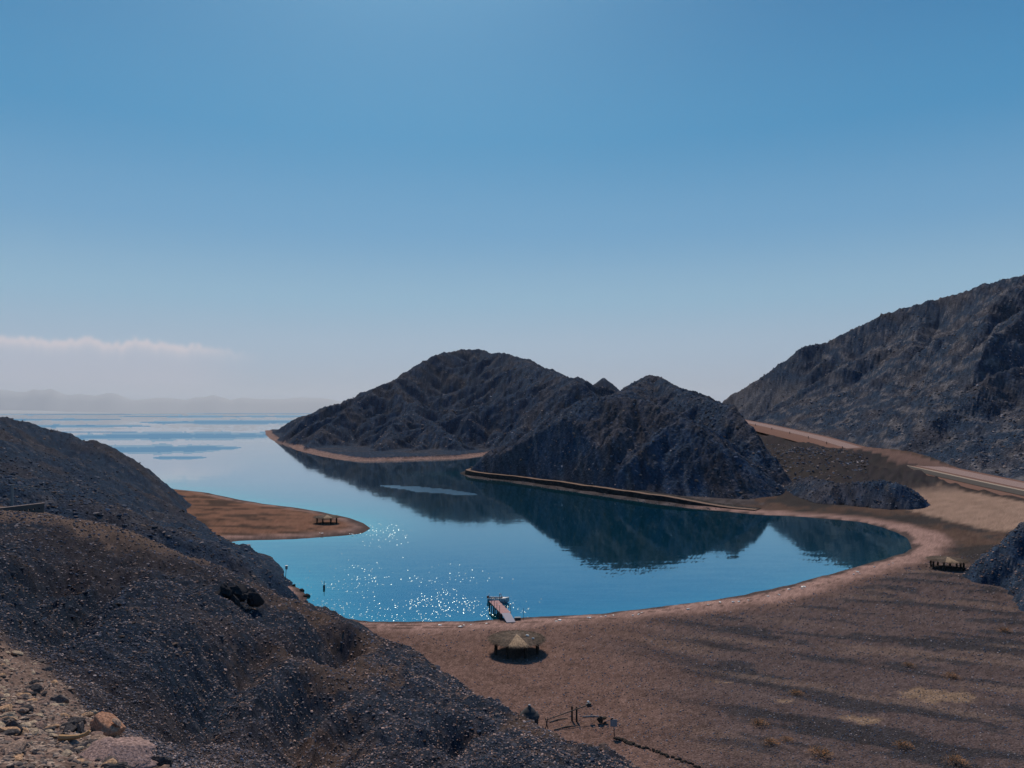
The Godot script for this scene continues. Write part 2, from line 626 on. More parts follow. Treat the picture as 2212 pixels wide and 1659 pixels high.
# ================================================================ the survey: shorelines, ridge lines, slopes
func setup_survey() -> void:
	for p in [[n_big, 1, 0.004, 4, 0], [n_mid, 2, 0.02, 4, 0], [n_fine, 3, 0.12, 4, 0], [n_ridge, 4, 0.012, 5, 1], [n_streak, 5, 0.02, 4, 0], [n_cell, 6, 0.3, 2, 0]]:
		var n: FastNoiseLite = p[0]
		n.seed = p[1]
		n.frequency = p[2]
		n.fractal_octaves = p[3]
		n.noise_type = FastNoiseLite.TYPE_SIMPLEX_SMOOTH
		n.fractal_type = FastNoiseLite.FRACTAL_RIDGED if p[4] == 1 else FastNoiseLite.FRACTAL_FBM
	coast = flat([[200, 1030], [300, 1040], [388, 1059], [433, 1061], [507, 1077], [567, 1088], [650, 1098], [700, 1107], [745, 1117], [780, 1128], [797, 1137], [799, 1144], [785, 1151], [745, 1157], [690, 1161], [640, 1164], [580, 1166], [500, 1169],
		[470, 1180], [520, 1212], [560, 1238], [590, 1256], [618, 1258], [640, 1268], [664, 1288], [655, 1306], [690, 1318], [740, 1334], [790, 1343], [900, 1344], [1000, 1342], [1060, 1339], [1120, 1336], [1200, 1332], [1300, 1325], [1400, 1315], [1500, 1303], [1600, 1287], [1700, 1265], [1800, 1239], [1870, 1219], [1925, 1203], [1958, 1193], [1972, 1184], [1964, 1168], [1940, 1150], [1895, 1134], [1830, 1124], [1750, 1118], [1650, 1113], [1550, 1104], [1480, 1097], [1400, 1087], [1300, 1072], [1200, 1057], [1100, 1042], [1035, 1035], [978, 1027], [1000, 1019], [1040, 1004], [1090, 985], [1140, 975]])
	coast.append_array(PackedVector2Array([Vector2(120, -1000), Vector2(900, -1000), Vector2(900, 60), Vector2(-400, 60), Vector2(-400, -330)]))
	far_coast = flat([[574, 939], [583, 948], [600, 956], [625, 963], [636, 971], [665, 979], [700, 987], [735, 993], [770, 997], [860, 995], [960, 992], [1010, 990], [1045, 985], [1070, 982]])
	far_coast.append_array(PackedVector2Array([Vector2(60, -660), Vector2(260, -700), Vector2(500, -1800), Vector2(-200, -1900), Vector2(-480, -1500)]))
	ridges("big", [
		[0.70, 8.0, [at(618, 925, 1250), at(660, 899, 1255), at(705, 880, 1260), at(780, 864, 1255), at(835, 846, 1200), at(880, 815, 1090)]],
		[0.90, 6.0, [at(822, 830, 960), at(850, 824, 980), at(870, 815, 1000), at(895, 800, 1030), at(935, 773, 1080), at(985, 758, 1140), at(1030, 755, 1150), at(1060, 765, 1120), at(1095, 764, 1070), at(1130, 776, 1000), at(1165, 793, 910), at(1200, 809, 820), at(1235, 826, 740), at(1290, 856, 660), at(1360, 880, 640)]],
		[1.0, 1.5, [at(822, 830, 960), at(765, 878, 880), at(700, 925, 800), at(668, 958, 745), at(675, 978, 690)]],
		[1.0, 1.5, [at(846, 829, 965), at(897, 898, 830), at(950, 922, 740), at(1000, 970, 660), at(1012, 986, 632)]],
		[1.0, 1.5, [at(900, 870, 900), at(850, 930, 740), at(805, 980, 640), at(785, 996, 578)]],
		[1.0, 1.5, [at(1027, 760, 1140), at(1000, 860, 960), at(960, 900, 850), at(905, 960, 690), at(890, 985, 622)]],
		[1.0, 1.5, [at(1035, 757, 1148), at(1080, 850, 950), at(1080, 905, 800), at(1074, 946, 710), at(1068, 972, 665)]],
		[1.0, 1.5, [at(1165, 795, 910), at(1150, 870, 790), at(1115, 935, 690), at(1100, 970, 650)]]])
	ridges("peaks", [
		[0.95, 2.0, [at(1303, 815, 1600), at(1306, 816, 1606)]],
		[0.85, 2.0, [at(1248, 812, 1520), at(1240, 815, 1530), at(1222, 820, 1540)]],
		[0.7, 4.0, [at(1320, 850, 1600), at(1400, 880, 1600)]]])
	ridges("knoll", [
		[0.85, 3.0, [at(1372, 824, 560), at(1404, 810, 565), at(1430, 818, 545), at(1460, 835, 510), at(1500, 855, 458), at(1550, 870, 430), at(1598, 881, 402), at(1620, 915, 390), at(1645, 975, 376)]],
		[0.62, 5.0, [at(1404, 810, 562), at(1360, 850, 580), at(1330, 870, 620)]],
		[0.85, 4.0, [at(1040, 1000, 420), at(1058, 985, 430), at(1085, 968, 440), at(1150, 938, 440), at(1190, 911, 435), at(1220, 891, 425), at(1255, 870, 415), at(1290, 858, 405), at(1340, 857, 395), at(1400, 870, 386), at(1450, 888, 372), at(1510, 925, 352), at(1560, 968, 338), at(1592, 1020, 326), at(1606, 1066, 314)]],
		[0.62, 5.0, [at(1300, 858, 405), at(1345, 852, 460), at(1385, 836, 530), at(1404, 812, 562)]],
		[0.66, 5.0, [at(1255, 872, 415), at(1230, 960, 380), at(1215, 1030, 362)]],
		[0.9, 3.0, [at(1600, 884, 402), at(1622, 960, 368), at(1632, 1030, 338)]]])
	ridges("mountain", [
		[1.0, 4.0, [at(1602, 886, 724), at(1650, 842, 728), at(1700, 797, 731), at(1750, 749, 733), at(1780, 741, 731), at(1850, 706, 724), at(1900, 681, 714), at(2000, 656, 691), at(2100, 626, 658), at(2212, 593, 620), at(2330, 570, 564), at(2500, 540, 489), at(2700, 560, 414)]],
		[0.66, 6.0, [at(1750, 752, 731), at(1740, 850, 677), at(1730, 905, 649)]],
		[0.66, 6.0, [at(2000, 660, 691), at(1960, 790, 583), at(1900, 930, 489)]],
		[0.66, 6.0, [at(2212, 597, 620), at(2180, 760, 489), at(2120, 930, 395), at(2080, 990, 357)]],
		[0.66, 6.0, [at(2400, 565, 545), at(2400, 800, 395), at(2330, 990, 310)]]])
	ridges("hummock", [
		[0.9, 2.5, [at(1775, 1062, 300), at(1810, 1046, 298), at(1880, 1038, 290), at(1945, 1044, 282)]],
		[0.7, 2.5, [at(1740, 1030, 330), at(1810, 1046, 298)]]])
	ridges("bluff", [
		[1.15, 1.0, [at(2194, 1152, 160), at(2224, 1114, 164), at(2272, 1087, 167), at(2362, 1042, 165), at(2532, 1012, 150)]],
		[1.1, 1.0, [at(2272, 1092, 167), at(2287, 1202, 145), at(2322, 1282, 128)]]])
	ridge_sets.big.append_array(spurs(ridge_sets.big, 80.0, 0.38, 280.0, 0.98, 31))
	ridge_sets.knoll.append_array(spurs(ridge_sets.knoll, 34.0, 0.50, 100.0, 1.08, 32))
	ridge_sets.mountain.append_array(spurs(ridge_sets.mountain, 42.0, 0.58, 230.0, 0.92, 33))
	ridge_sets.big.append_array(spurs(ridge_sets.big, 40.0, 0.60, 45.0, 0.95, 34))
	ridge_sets.knoll.append_array(spurs(ridge_sets.knoll, 18.0, 0.70, 22.0, 1.05, 35))
	ridge_sets.mountain.append_array(spurs(ridge_sets.mountain, 30.0, 0.70, 40.0, 1.0, 36))
	for k in ridge_sets:
		for sg in ridge_sets[k]:
			var mid: Vector3 = (sg[0] + sg[1]) * 0.5
			sg.append_array([mid.x, mid.z, Vector2(sg[1].x - sg[0].x, sg[1].z - sg[0].z).length() * 0.5, maxf(sg[0].y, sg[1].y)])
	for q in [[2021, 1499, 4.2, 2.2], [1854, 1551, 2.4, 1.2], [1948, 1514, 1.4, 0.9], [1575, 1466, 2.0, 0.8], [1700, 1508, 1.4, 0.8]]:
		var p := on_level(q[0], q[1], 1.8)
		sand_patches.append([p.x, p.z, q[2], q[3]])
	road_pts = [Vector3(193, 4.5, -170), Vector3(196, 5.5, -230), Vector3(197, 7.5, -296), Vector3(197, 12.5, -412), Vector3(197, 19.4, -492), Vector3(193, 26.0, -592), Vector3(188, 31.0, -680), Vector3(170, 35.0, -790)]
	for g in [[[300, 1610, 17.5], [380, 1540, 24], [450, 1470, 32], [520, 1405, 42], [580, 1355, 54]], [[60, 1390, 27], [130, 1310, 36], [200, 1245, 48], [290, 1190, 62]], [[0, 1340, 31], [90, 1230, 44], [170, 1170, 58]], [[860, 1659, 28.5], [950, 1600, 36], [1050, 1560, 44]], [[650, 1659, 23], [720, 1570, 33], [800, 1500, 43]], [[560, 1600, 24], [640, 1500, 37], [700, 1440, 47]], [[640, 1400, 49], [720, 1370, 62], [760, 1350, 73]]]:
		var line: Array = []
		for q in g: line.append(at(q[0], q[1], q[2]))
		gullies.append(line)
	tps_near = tps_build([
		at(0, 1659, 9), at(250, 1659, 10), at(0, 1550, 14), at(240, 1560, 14.5), at(0, 1420, 22), at(100, 1480, 18), at(380, 1659, 13), at(500, 1659, 18), at(700, 1659, 24), at(900, 1659, 29), at(1100, 1659, 33), at(1345, 1659, 37),
		at(1085, 1538, 48.5), at(1143, 1573, 45.5), at(1240, 1616, 41.5), at(300, 1500, 22), at(500, 1500, 31), at(700, 1500, 39), at(900, 1500, 46), at(1025, 1500, 51),
		at(0, 1330, 31), at(200, 1350, 35), at(400, 1350, 45), at(600, 1350, 57), at(790, 1352, 76),
		at(0, 1230, 44), at(200, 1245, 50), at(400, 1250, 63), at(540, 1260, 80), at(640, 1300, 118), at(720, 1330, 100),
		at(0, 1148, 64), at(100, 1132, 68), at(230, 1132, 72), at(330, 1162, 78), at(430, 1205, 88),
		Vector3(-68, 25.0, -98), Vector3(-57, 25.0, -90), Vector3(-63, 25.0, -86), Vector3(-66, 20, -110), Vector3(-45, 17, -98), Vector3(-48, 3, -125), Vector3(-30, 0.5, -135),
		Vector3(3, 31, -6), Vector3(14, 24, -16), Vector3(20, 15, -30), Vector3(22, 5, -48), Vector3(10, 5, -62), Vector3(2, 3, -78), Vector3(-8, 2, -98), Vector3(-18, 0.5, -115),
		Vector3(0, 34.2, 0), Vector3(-25, 33.5, -10), Vector3(-40, 31, -30), Vector3(-75, 31, -60)])
	tps_head = tps_build([
		at(0, 909, 235), at(50, 926, 238), at(110, 955, 242), at(180, 982, 250), at(240, 987, 262), at(285, 1000, 275), at(330, 1022, 288), at(365, 1050, 305), at(392, 1068, 318),
		at(0, 960, 190), at(0, 1020, 150), at(0, 1080, 112), at(120, 1060, 150), at(120, 1090, 118), at(200, 1020, 215), at(250, 1080, 165), at(250, 1120, 125), at(330, 1080, 220), at(400, 1115, 215),
		at(350, 1140, 150), at(430, 1160, 160), at(440, 1130, 210), at(500, 1181, 186), at(560, 1196, 176), at(585, 1220, 168), at(604, 1250, 160),
		at(480, 1200, 130), at(560, 1240, 135), at(620, 1262, 148),
		down(412, 1078), down(440, 1102), down(478, 1140), down(505, 1162), down(560, 1150), down(450, 1075), down(395, 1064), down(500, 1105), down(600, 1120), down(380, 1050), down(330, 1038), down(460, 1060), down(520, 1068), down(270, 1030),
		Vector3(-52, -2, -195), Vector3(-49.0, -0.8, -170), Vector3(-53.5, -0.8, -183), Vector3(-44.5, -0.6, -154), Vector3(-44, -1.5, -165), Vector3(-40, -1.0, -140),
		Vector3(-230, 10, -345), Vector3(-250, 45, -235), Vector3(-140, 40, -150), Vector3(-60, 9, -105)])

func road_at(z: float) -> Vector3:
	var i := 0
	while i < road_pts.size() - 2 and z < road_pts[i + 1].z: i += 1
	var a: Vector3 = road_pts[i]
	var b: Vector3 = road_pts[i + 1]
	var t := (z - a.z) / (b.z - a.z)
	var p := a.lerp(b, clampf(t, 0.0, 1.0))
	# round the joints of the survey line
	return Vector3(p.x, p.y, z)

func road_height(x: float, z: float) -> Vector2:
	# (height of the road bed, distance from its middle line, negative on the sea side)
	var c := (road_at(z - 16.0) + road_at(z) + road_at(z + 16.0)) / 3.0
	return Vector2(c.y, x - c.x)

func berm(s: float) -> float:
	if s < 0.0: return maxf(s * 0.12, -2.5)
	return 0.9 * (1.0 - exp(-s / 6.0)) + 0.012 * minf(s, 130.0)

func ground_base(x: float, z: float) -> Vector2:
	var s := shore(coast, x, z)
	s += 0.7 * n_mid.get_noise_2d(x * 2.2, z * 2.2) + 0.35 * n_fine.get_noise_2d(x * 1.6, z * 1.6)
	var h := berm(s)
	if x > 40.0 and s > 0.0:
		var r := road_height(x, z)
		var bank := r.x - 1.7 - 0.55 * maxf(absf(r.y) - 10.5, 0.0)
		h += 3.2 * smoothstep(95.0, 185.0, x + 0.05 * z) * smoothstep(5.0, 40.0, s)
		# terraces of fill below the pass
		h += 7.0 * smoothstep(-330.0, -430.0, z) * smoothstep(120.0, 165.0, x) + 3.0 * smoothstep(-300.0, -360.0, z) * smoothstep(70.0, 140.0, x)
		h = maxf(h, bank)
	if z < -285.0 and x > -40.0 and x < 100.0:
		# the built-up path along the foot of the knoll
		h = minf(h, 1.1)
	return Vector2(h, s)

func ground_y(x: float, z: float) -> float:
	return ground_detail(x, z, ground_base(x, z).x, shore(coast, x, z))

func ground_detail(x: float, z: float, h: float, s: float) -> float:
	var m := clampf(s / 8.0, 0.0, 1.0)
	var far := smoothstep(-300.0, -150.0, z)
	h += m * (0.35 * n_mid.get_noise_2d(x, z) + 0.10 * far * n_fine.get_noise_2d(x, z))
	h += 0.05 * far * n_fine.get_noise_2d(x * 2.2 + 50.0, z * 2.2)
	if x > 60.0 and m > 0.0:
		# shallow wash channels running down the gravel fan
		h += m * 0.30 * far * n_streak.get_noise_2d((x * 0.45 - z * 0.9) * 7.0, (x * 0.9 + z * 0.45) * 1.5)
	if x > 100.0 and z < -300.0:
		var w := smoothstep(100.0, 140.0, x) * smoothstep(-300.0, -330.0, z) * smoothstep(198.0, 178.0, x)
		h += w * 1.6 * n_fine.get_noise_2d(x, z)
	return h

func near_base(x: float, z: float) -> Vector2:
	return Vector2(tps(tps_near, x, z), 0.0)

func near_detail(x: float, z: float, h: float, _s: float) -> float:
	var d := -z
	# across and along the bedding, which runs away and slightly left
	var a := x * 0.97 - z * 0.23
	var b := x * 0.23 + z * 0.97
	var m := smoothstep(12.0, 26.0, d) * smoothstep(0.5, 5.0, h)
	# the terrace that the parapet stands on is levelled
	m *= 1.0 - 0.8 * smoothstep(-34.0, -40.0, x) * smoothstep(54.0, 62.0, d) * smoothstep(100.0, 92.0, d)
	var rub := smoothstep(24.0, 12.0, d)
	h += m * (1.3 * n_mid.get_noise_2d(a * 3.2, b * 1.0) + 0.85 * absf(n_mid.get_noise_2d(a * 9.0 + 90.0, b * 3.2)) - 0.3)
	h -= m * gully(x + 0.5 * n_fine.get_noise_2d(x * 1.5, z * 1.5), z) * 1.5
	h += m * 0.42 * n_fine.get_noise_2d(a * 2.6, b * 1.1) + m * 0.20 * absf(n_fine.get_noise_2d(a * 9.0, b * 4.0))
	h += rub * (0.25 * n_mid.get_noise_2d(x * 6.0, z * 6.0) + 0.10 * n_fine.get_noise_2d(x * 8.0, z * 8.0))
	h += 0.05 * n_fine.get_noise_2d(x * 25.0, z * 25.0)
	return h

func near_y(x: float, z: float) -> float:
	return near_detail(x, z, tps(tps_near, x, z), 0.0)

func head_base(x: float, z: float) -> Vector2:
	return Vector2(tps(tps_head, x, z), 0.0)

func head_detail(x: float, z: float, h: float, _s: float) -> float:
	var a := x * 0.94 - z * 0.34
	var b := x * 0.34 + z * 0.94
	var m := smoothstep(0.0, 7.0, h)
	h += m * (2.6 * n_mid.get_noise_2d(a * 1.5, b * 0.6) + 1.3 * absf(n_mid.get_noise_2d(a * 4.5, b * 2.0)) - 0.4)
	h += (0.25 + 0.75 * m) * (0.8 * n_fine.get_noise_2d(a * 0.9, b * 0.6) + 0.35 * absf(n_fine.get_noise_2d(a * 3.0, b * 2.0)))
	return h

func hill_base(segs: Array, x: float, z: float, warp: float) -> Vector2:
	var wx := x + warp * n_mid.get_noise_2d(x * 0.6, z * 0.6) + warp * 0.4 * n_mid.get_noise_2d(x * 2.0 + 70.0, z * 2.0)
	var wz := z + warp * n_mid.get_noise_2d(x * 0.6 + 300.0, z * 0.6) + warp * 0.4 * n_mid.get_noise_2d(x * 2.0 + 170.0, z * 2.0)
	# only the ridges that can reach this twelve-metre square are asked
	var key := Vector3i(floori(wx / 12.0), floori(wz / 12.0), segs.size())
	if not reach.has(key):
		var cx := (key.x + 0.5) * 12.0
		var cz := (key.y + 0.5) * 12.0
		var low := tent(segs, cx, cz) - 11.0
		var list: Array = []
		for s in segs:
			if s[7] - s[2] * (Vector2(cx - s[4], cz - s[5]).length() - s[6] - s[3] - 8.5) >= low: list.append(s)
		reach[key] = list
	return Vector2(tent(reach[key], wx, wz), 0.0)

func knoll_base(x: float, z: float) -> Vector2:
	var h: float = hill_base(ridge_sets.knoll, x, z, 3.5).x
	# a path is cut round its foot above the shore
	if h < -8.0: return Vector2(h, 0.0)
	return Vector2(minf(minf(h, (shore(coast, x, z) - 8.2) * 2.2), (129.0 - x - (z + 350.0) * 0.20) * 1.7), 0.0)

func big_base(x: float, z: float) -> Vector2:
	var s := shore(far_coast, x, z)
	var h: float = hill_base(ridge_sets.big, x, z, 9.0).x
	return Vector2(minf(maxf(maxf(h, berm(s)), minf((s - 7.0) * 0.5, 2.5)), 1.2 + maxf(s, -4.0) * 0.9), s)

func big_detail(x: float, z: float, h: float, s: float) -> float:
	var m := smoothstep(3.0, 22.0, h)
	var a := x * 0.8 + z * 0.6
	var b := z * 0.8 - x * 0.6
	h += m * (2.0 * (n_ridge.get_noise_2d(x * 1.5, z * 1.5) - 0.1) + 2.2 * absf(n_mid.get_noise_2d(a * 3.6, b * 1.5)))
	h += (0.2 + 0.8 * m) * (1.5 * n_fine.get_noise_2d(a * 0.5, b * 0.3) + 0.8 * n_fine.get_noise_2d(x * 1.3, z * 1.3))
	return h

func knoll_detail(x: float, z: float, h: float, _s: float) -> float:
	var m := smoothstep(1.0, 14.0, h)
	var a := x * 0.85 + z * 0.52
	var b := z * 0.85 - x * 0.52
	h += m * (1.0 * (n_ridge.get_noise_2d(x * 1.6, z * 1.6) - 0.1) + 0.6 * n_mid.get_noise_2d(a * 2.0, b * 1.0) + 1.3 * absf(n_mid.get_noise_2d(a * 7.0, b * 3.0)))
	h += (0.3 + 0.7 * m) * (1.0 * n_fine.get_noise_2d(a * 0.9, b * 0.6) + 0.6 * n_fine.get_noise_2d(x * 2.6, z * 2.6))
	return h

func mountain_base(x: float, z: float) -> Vector2:
	var h: float = hill_base(ridge_sets.mountain, x, z, 7.0).x
	var r := road_height(x, z)
	# the face is cut back along the road
	h = maxf(h, r.x - 1.2 + (r.y - 9.0) * 0.42 - 200.0 * smoothstep(-640.0, -730.0, z))
	var cut := r.x - 1.2 + (r.y - 9.0) * 0.66
	if r.y < 9.0: cut = r.x - 1.2 + (r.y - 9.0) * 0.9
	return Vector2(minf(h, cut + 80.0 * smoothstep(60.0, 190.0, r.y)), r.y)

func mountain_detail(x: float, z: float, h: float, s: float) -> float:
	var m := smoothstep(9.0, 30.0, s)
	var a := x * 0.75 + z * 0.3 + h * 0.6
	var b := z * 0.75 - x * 0.3
	h += m * (1.6 * (n_ridge.get_noise_2d(x * 1.1, z * 1.1) - 0.1) + 1.5 * n_mid.get_noise_2d(a * 1.6, b * 0.9) + 2.0 * absf(n_mid.get_noise_2d(a * 6.0, b * 2.6)))
	h += m * (1.2 * n_fine.get_noise_2d(a * 0.8, b * 0.5) + 0.7 * n_fine.get_noise_2d(x * 2.2, z * 2.2))
	return h

# ---------------------------------------------------------------- colours of the land (linear; the rock blues have aerial haze painted in)
const SLATE := Color(0.056, 0.088, 0.146)
const UMBER := Color(0.100, 0.102, 0.130)
const PALE := Color(0.25, 0.235, 0.255)
const SAND := Color(0.50, 0.325, 0.285)
const GRAVEL := Color(0.165, 0.124, 0.122)

func hill_tint(p: Vector3, n: Vector3, _s: float) -> Color:
	var v := n_mid.get_noise_2d(p.x * 1.1 + p.y, p.z * 1.1)
	var c := SLATE.lerp(UMBER, smoothstep(-0.1, 0.5, v + 0.5 * n_big.get_noise_2d(p.x, p.z)))
	var f := n_fine.get_noise_2d(p.x * 1.2, (p.z + p.y) * 1.2)
	c = c.lerp(PALE, 0.55 * smoothstep(0.32, 0.55, f))
	return c * (1.0 + 0.7 * n_fine.get_noise_2d(p.x * 1.6, p.z * 1.6 + p.y * 2.0))

func big_tint(p: Vector3, n: Vector3, s: float) -> Color:
	if p.y < 1.9:
		return SAND * (0.9 + 0.4 * n_fine.get_noise_2d(p.x, p.z))
	return hill_tint(p, n, s)

func mountain_tint(p: Vector3, n: Vector3, s: float) -> Color:
	var v := n_mid.get_noise_2d((p.x + p.y) * 1.0, p.z * 0.7)
	var c := SLATE.lerp(UMBER, smoothstep(-0.2, 0.5, v))
	var f := n_fine.get_noise_2d((p.x * 0.6 + p.y) * 0.8, p.z * 0.5)
	c = c.lerp(PALE, 0.85 * smoothstep(0.12, 0.42, f + 0.3 * n_big.get_noise_2d(p.x * 2.0, p.z * 2.0)))
	c = c.lerp(Color(0.15, 0.145, 0.16), 0.3 * smoothstep(0.20, 0.45, n_streak.get_noise_2d((p.x + 0.6 * p.y) * 4.0, p.z * 1.4)))
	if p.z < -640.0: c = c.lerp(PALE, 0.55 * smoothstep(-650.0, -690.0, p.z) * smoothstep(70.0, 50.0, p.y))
	return c * (1.0 + 0.5 * n_fine.get_noise_2d(p.x * 2.0, p.z * 2.0 + p.y * 3.0))

func near_tint(p: Vector3, n: Vector3, _s: float) -> Color:
	var d := -p.z
	var v := n_mid.get_noise_2d(p.x * 3.0, p.z * 2.0)
	var c := SLATE.lerp(UMBER, smoothstep(-0.15, 0.45, v)) * 0.62
	var f := n_fine.get_noise_2d(p.x * 4.0, p.z * 4.0)
	c = c.lerp(PALE * 0.7, 0.4 * smoothstep(0.25, 0.5, f))
	c = c * warm_slope(p.x, p.z)
	c = c.lerp(Color(0.165, 0.115, 0.095), 0.8 * smoothstep(0.05, 0.35, n_mid.get_noise_2d(p.x * 5.0, p.z * 3.0) + 0.4 * n_fine.get_noise_2d(p.x * 5.0, p.z * 5.0)) * smoothstep(-0.5, -0.2, p.x / maxf(d, 1.0)))
	c *= 1.0 + 0.6 * n_fine.get_noise_2d(p.x * 14.0, p.z * 14.0)
	# tan on the terrace behind the crest: its sunlit top put into the colour
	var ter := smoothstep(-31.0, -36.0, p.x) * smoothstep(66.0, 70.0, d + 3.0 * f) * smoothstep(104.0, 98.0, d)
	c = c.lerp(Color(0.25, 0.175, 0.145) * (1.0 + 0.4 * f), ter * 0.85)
	# the sandy rubble at the foot, lower left
	var r := rubble(p.x, p.z)
	c = c.lerp(Color(0.34, 0.235, 0.20) * (1.0 + 0.35 * n_fine.get_noise_2d(p.x * 9.0, p.z * 9.0)), r)
	return c

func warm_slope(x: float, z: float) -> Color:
	# the outer flank is browner and paler than the inner side
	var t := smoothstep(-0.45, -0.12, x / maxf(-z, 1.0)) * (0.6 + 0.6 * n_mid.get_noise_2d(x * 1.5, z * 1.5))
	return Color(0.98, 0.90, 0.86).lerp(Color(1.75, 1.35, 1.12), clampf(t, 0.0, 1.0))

func gully(x: float, z: float) -> float:
	# how deep the runnels are cut that run down the slope
	var deep := 0.0
	for g in gullies:
		var best := 1e9
		var t_at := 0.0
		for i in g.size() - 1:
			var a: Vector3 = g[i]
			var b: Vector3 = g[i + 1]
			var ex := b.x - a.x
			var ez := b.z - a.z
			var t := clampf(((x - a.x) * ex + (z - a.z) * ez) / (ex * ex + ez * ez), 0.0, 1.0)
			var d := Vector2(x - a.x - ex * t, z - a.z - ez * t).length()
			if d < best:
				best = d
				t_at = (i + t) / (g.size() - 1)
		var w := 0.5 - z * 0.022
		if best < w * 2.5: deep = maxf(deep, exp(-pow(best / w, 2.0)) * (0.5 - z * 0.022) * smoothstep(0.0, 0.2, t_at) * smoothstep(1.0, 0.75, t_at))
	return deep

func rubble(x: float, z: float) -> float:
	var d := -z
	var u := x / maxf(d, 0.1)
	# wide at the left edge, narrowing to the right
	var reach := lerpf(30.0, 12.5, smoothstep(-0.68, -0.42, u))
	return smoothstep(reach, reach - 5.0, d + 2.5 * n_mid.get_noise_2d(x * 9.0, z * 9.0)) * smoothstep(-0.38, -0.46, u + 0.05 * n_fine.get_noise_2d(x * 5.0, z * 5.0))

func head_tint(p: Vector3, n: Vector3, _s: float) -> Color:
	var v := n_mid.get_noise_2d(p.x * 1.6, p.z * 1.6)
	var c := SLATE.lerp(UMBER, smoothstep(-0.1, 0.45, v))
	var f := n_fine.get_noise_2d(p.x * 1.3, p.z * 1.3)
	c = c.lerp(PALE * 0.85, 0.5 * smoothstep(0.25, 0.5, f)) * 0.85  # whole headland toned down, its shade put into the colour
	return c * (1.0 + 0.5 * n_fine.get_noise_2d(p.x * 4.0, p.z * 4.0))

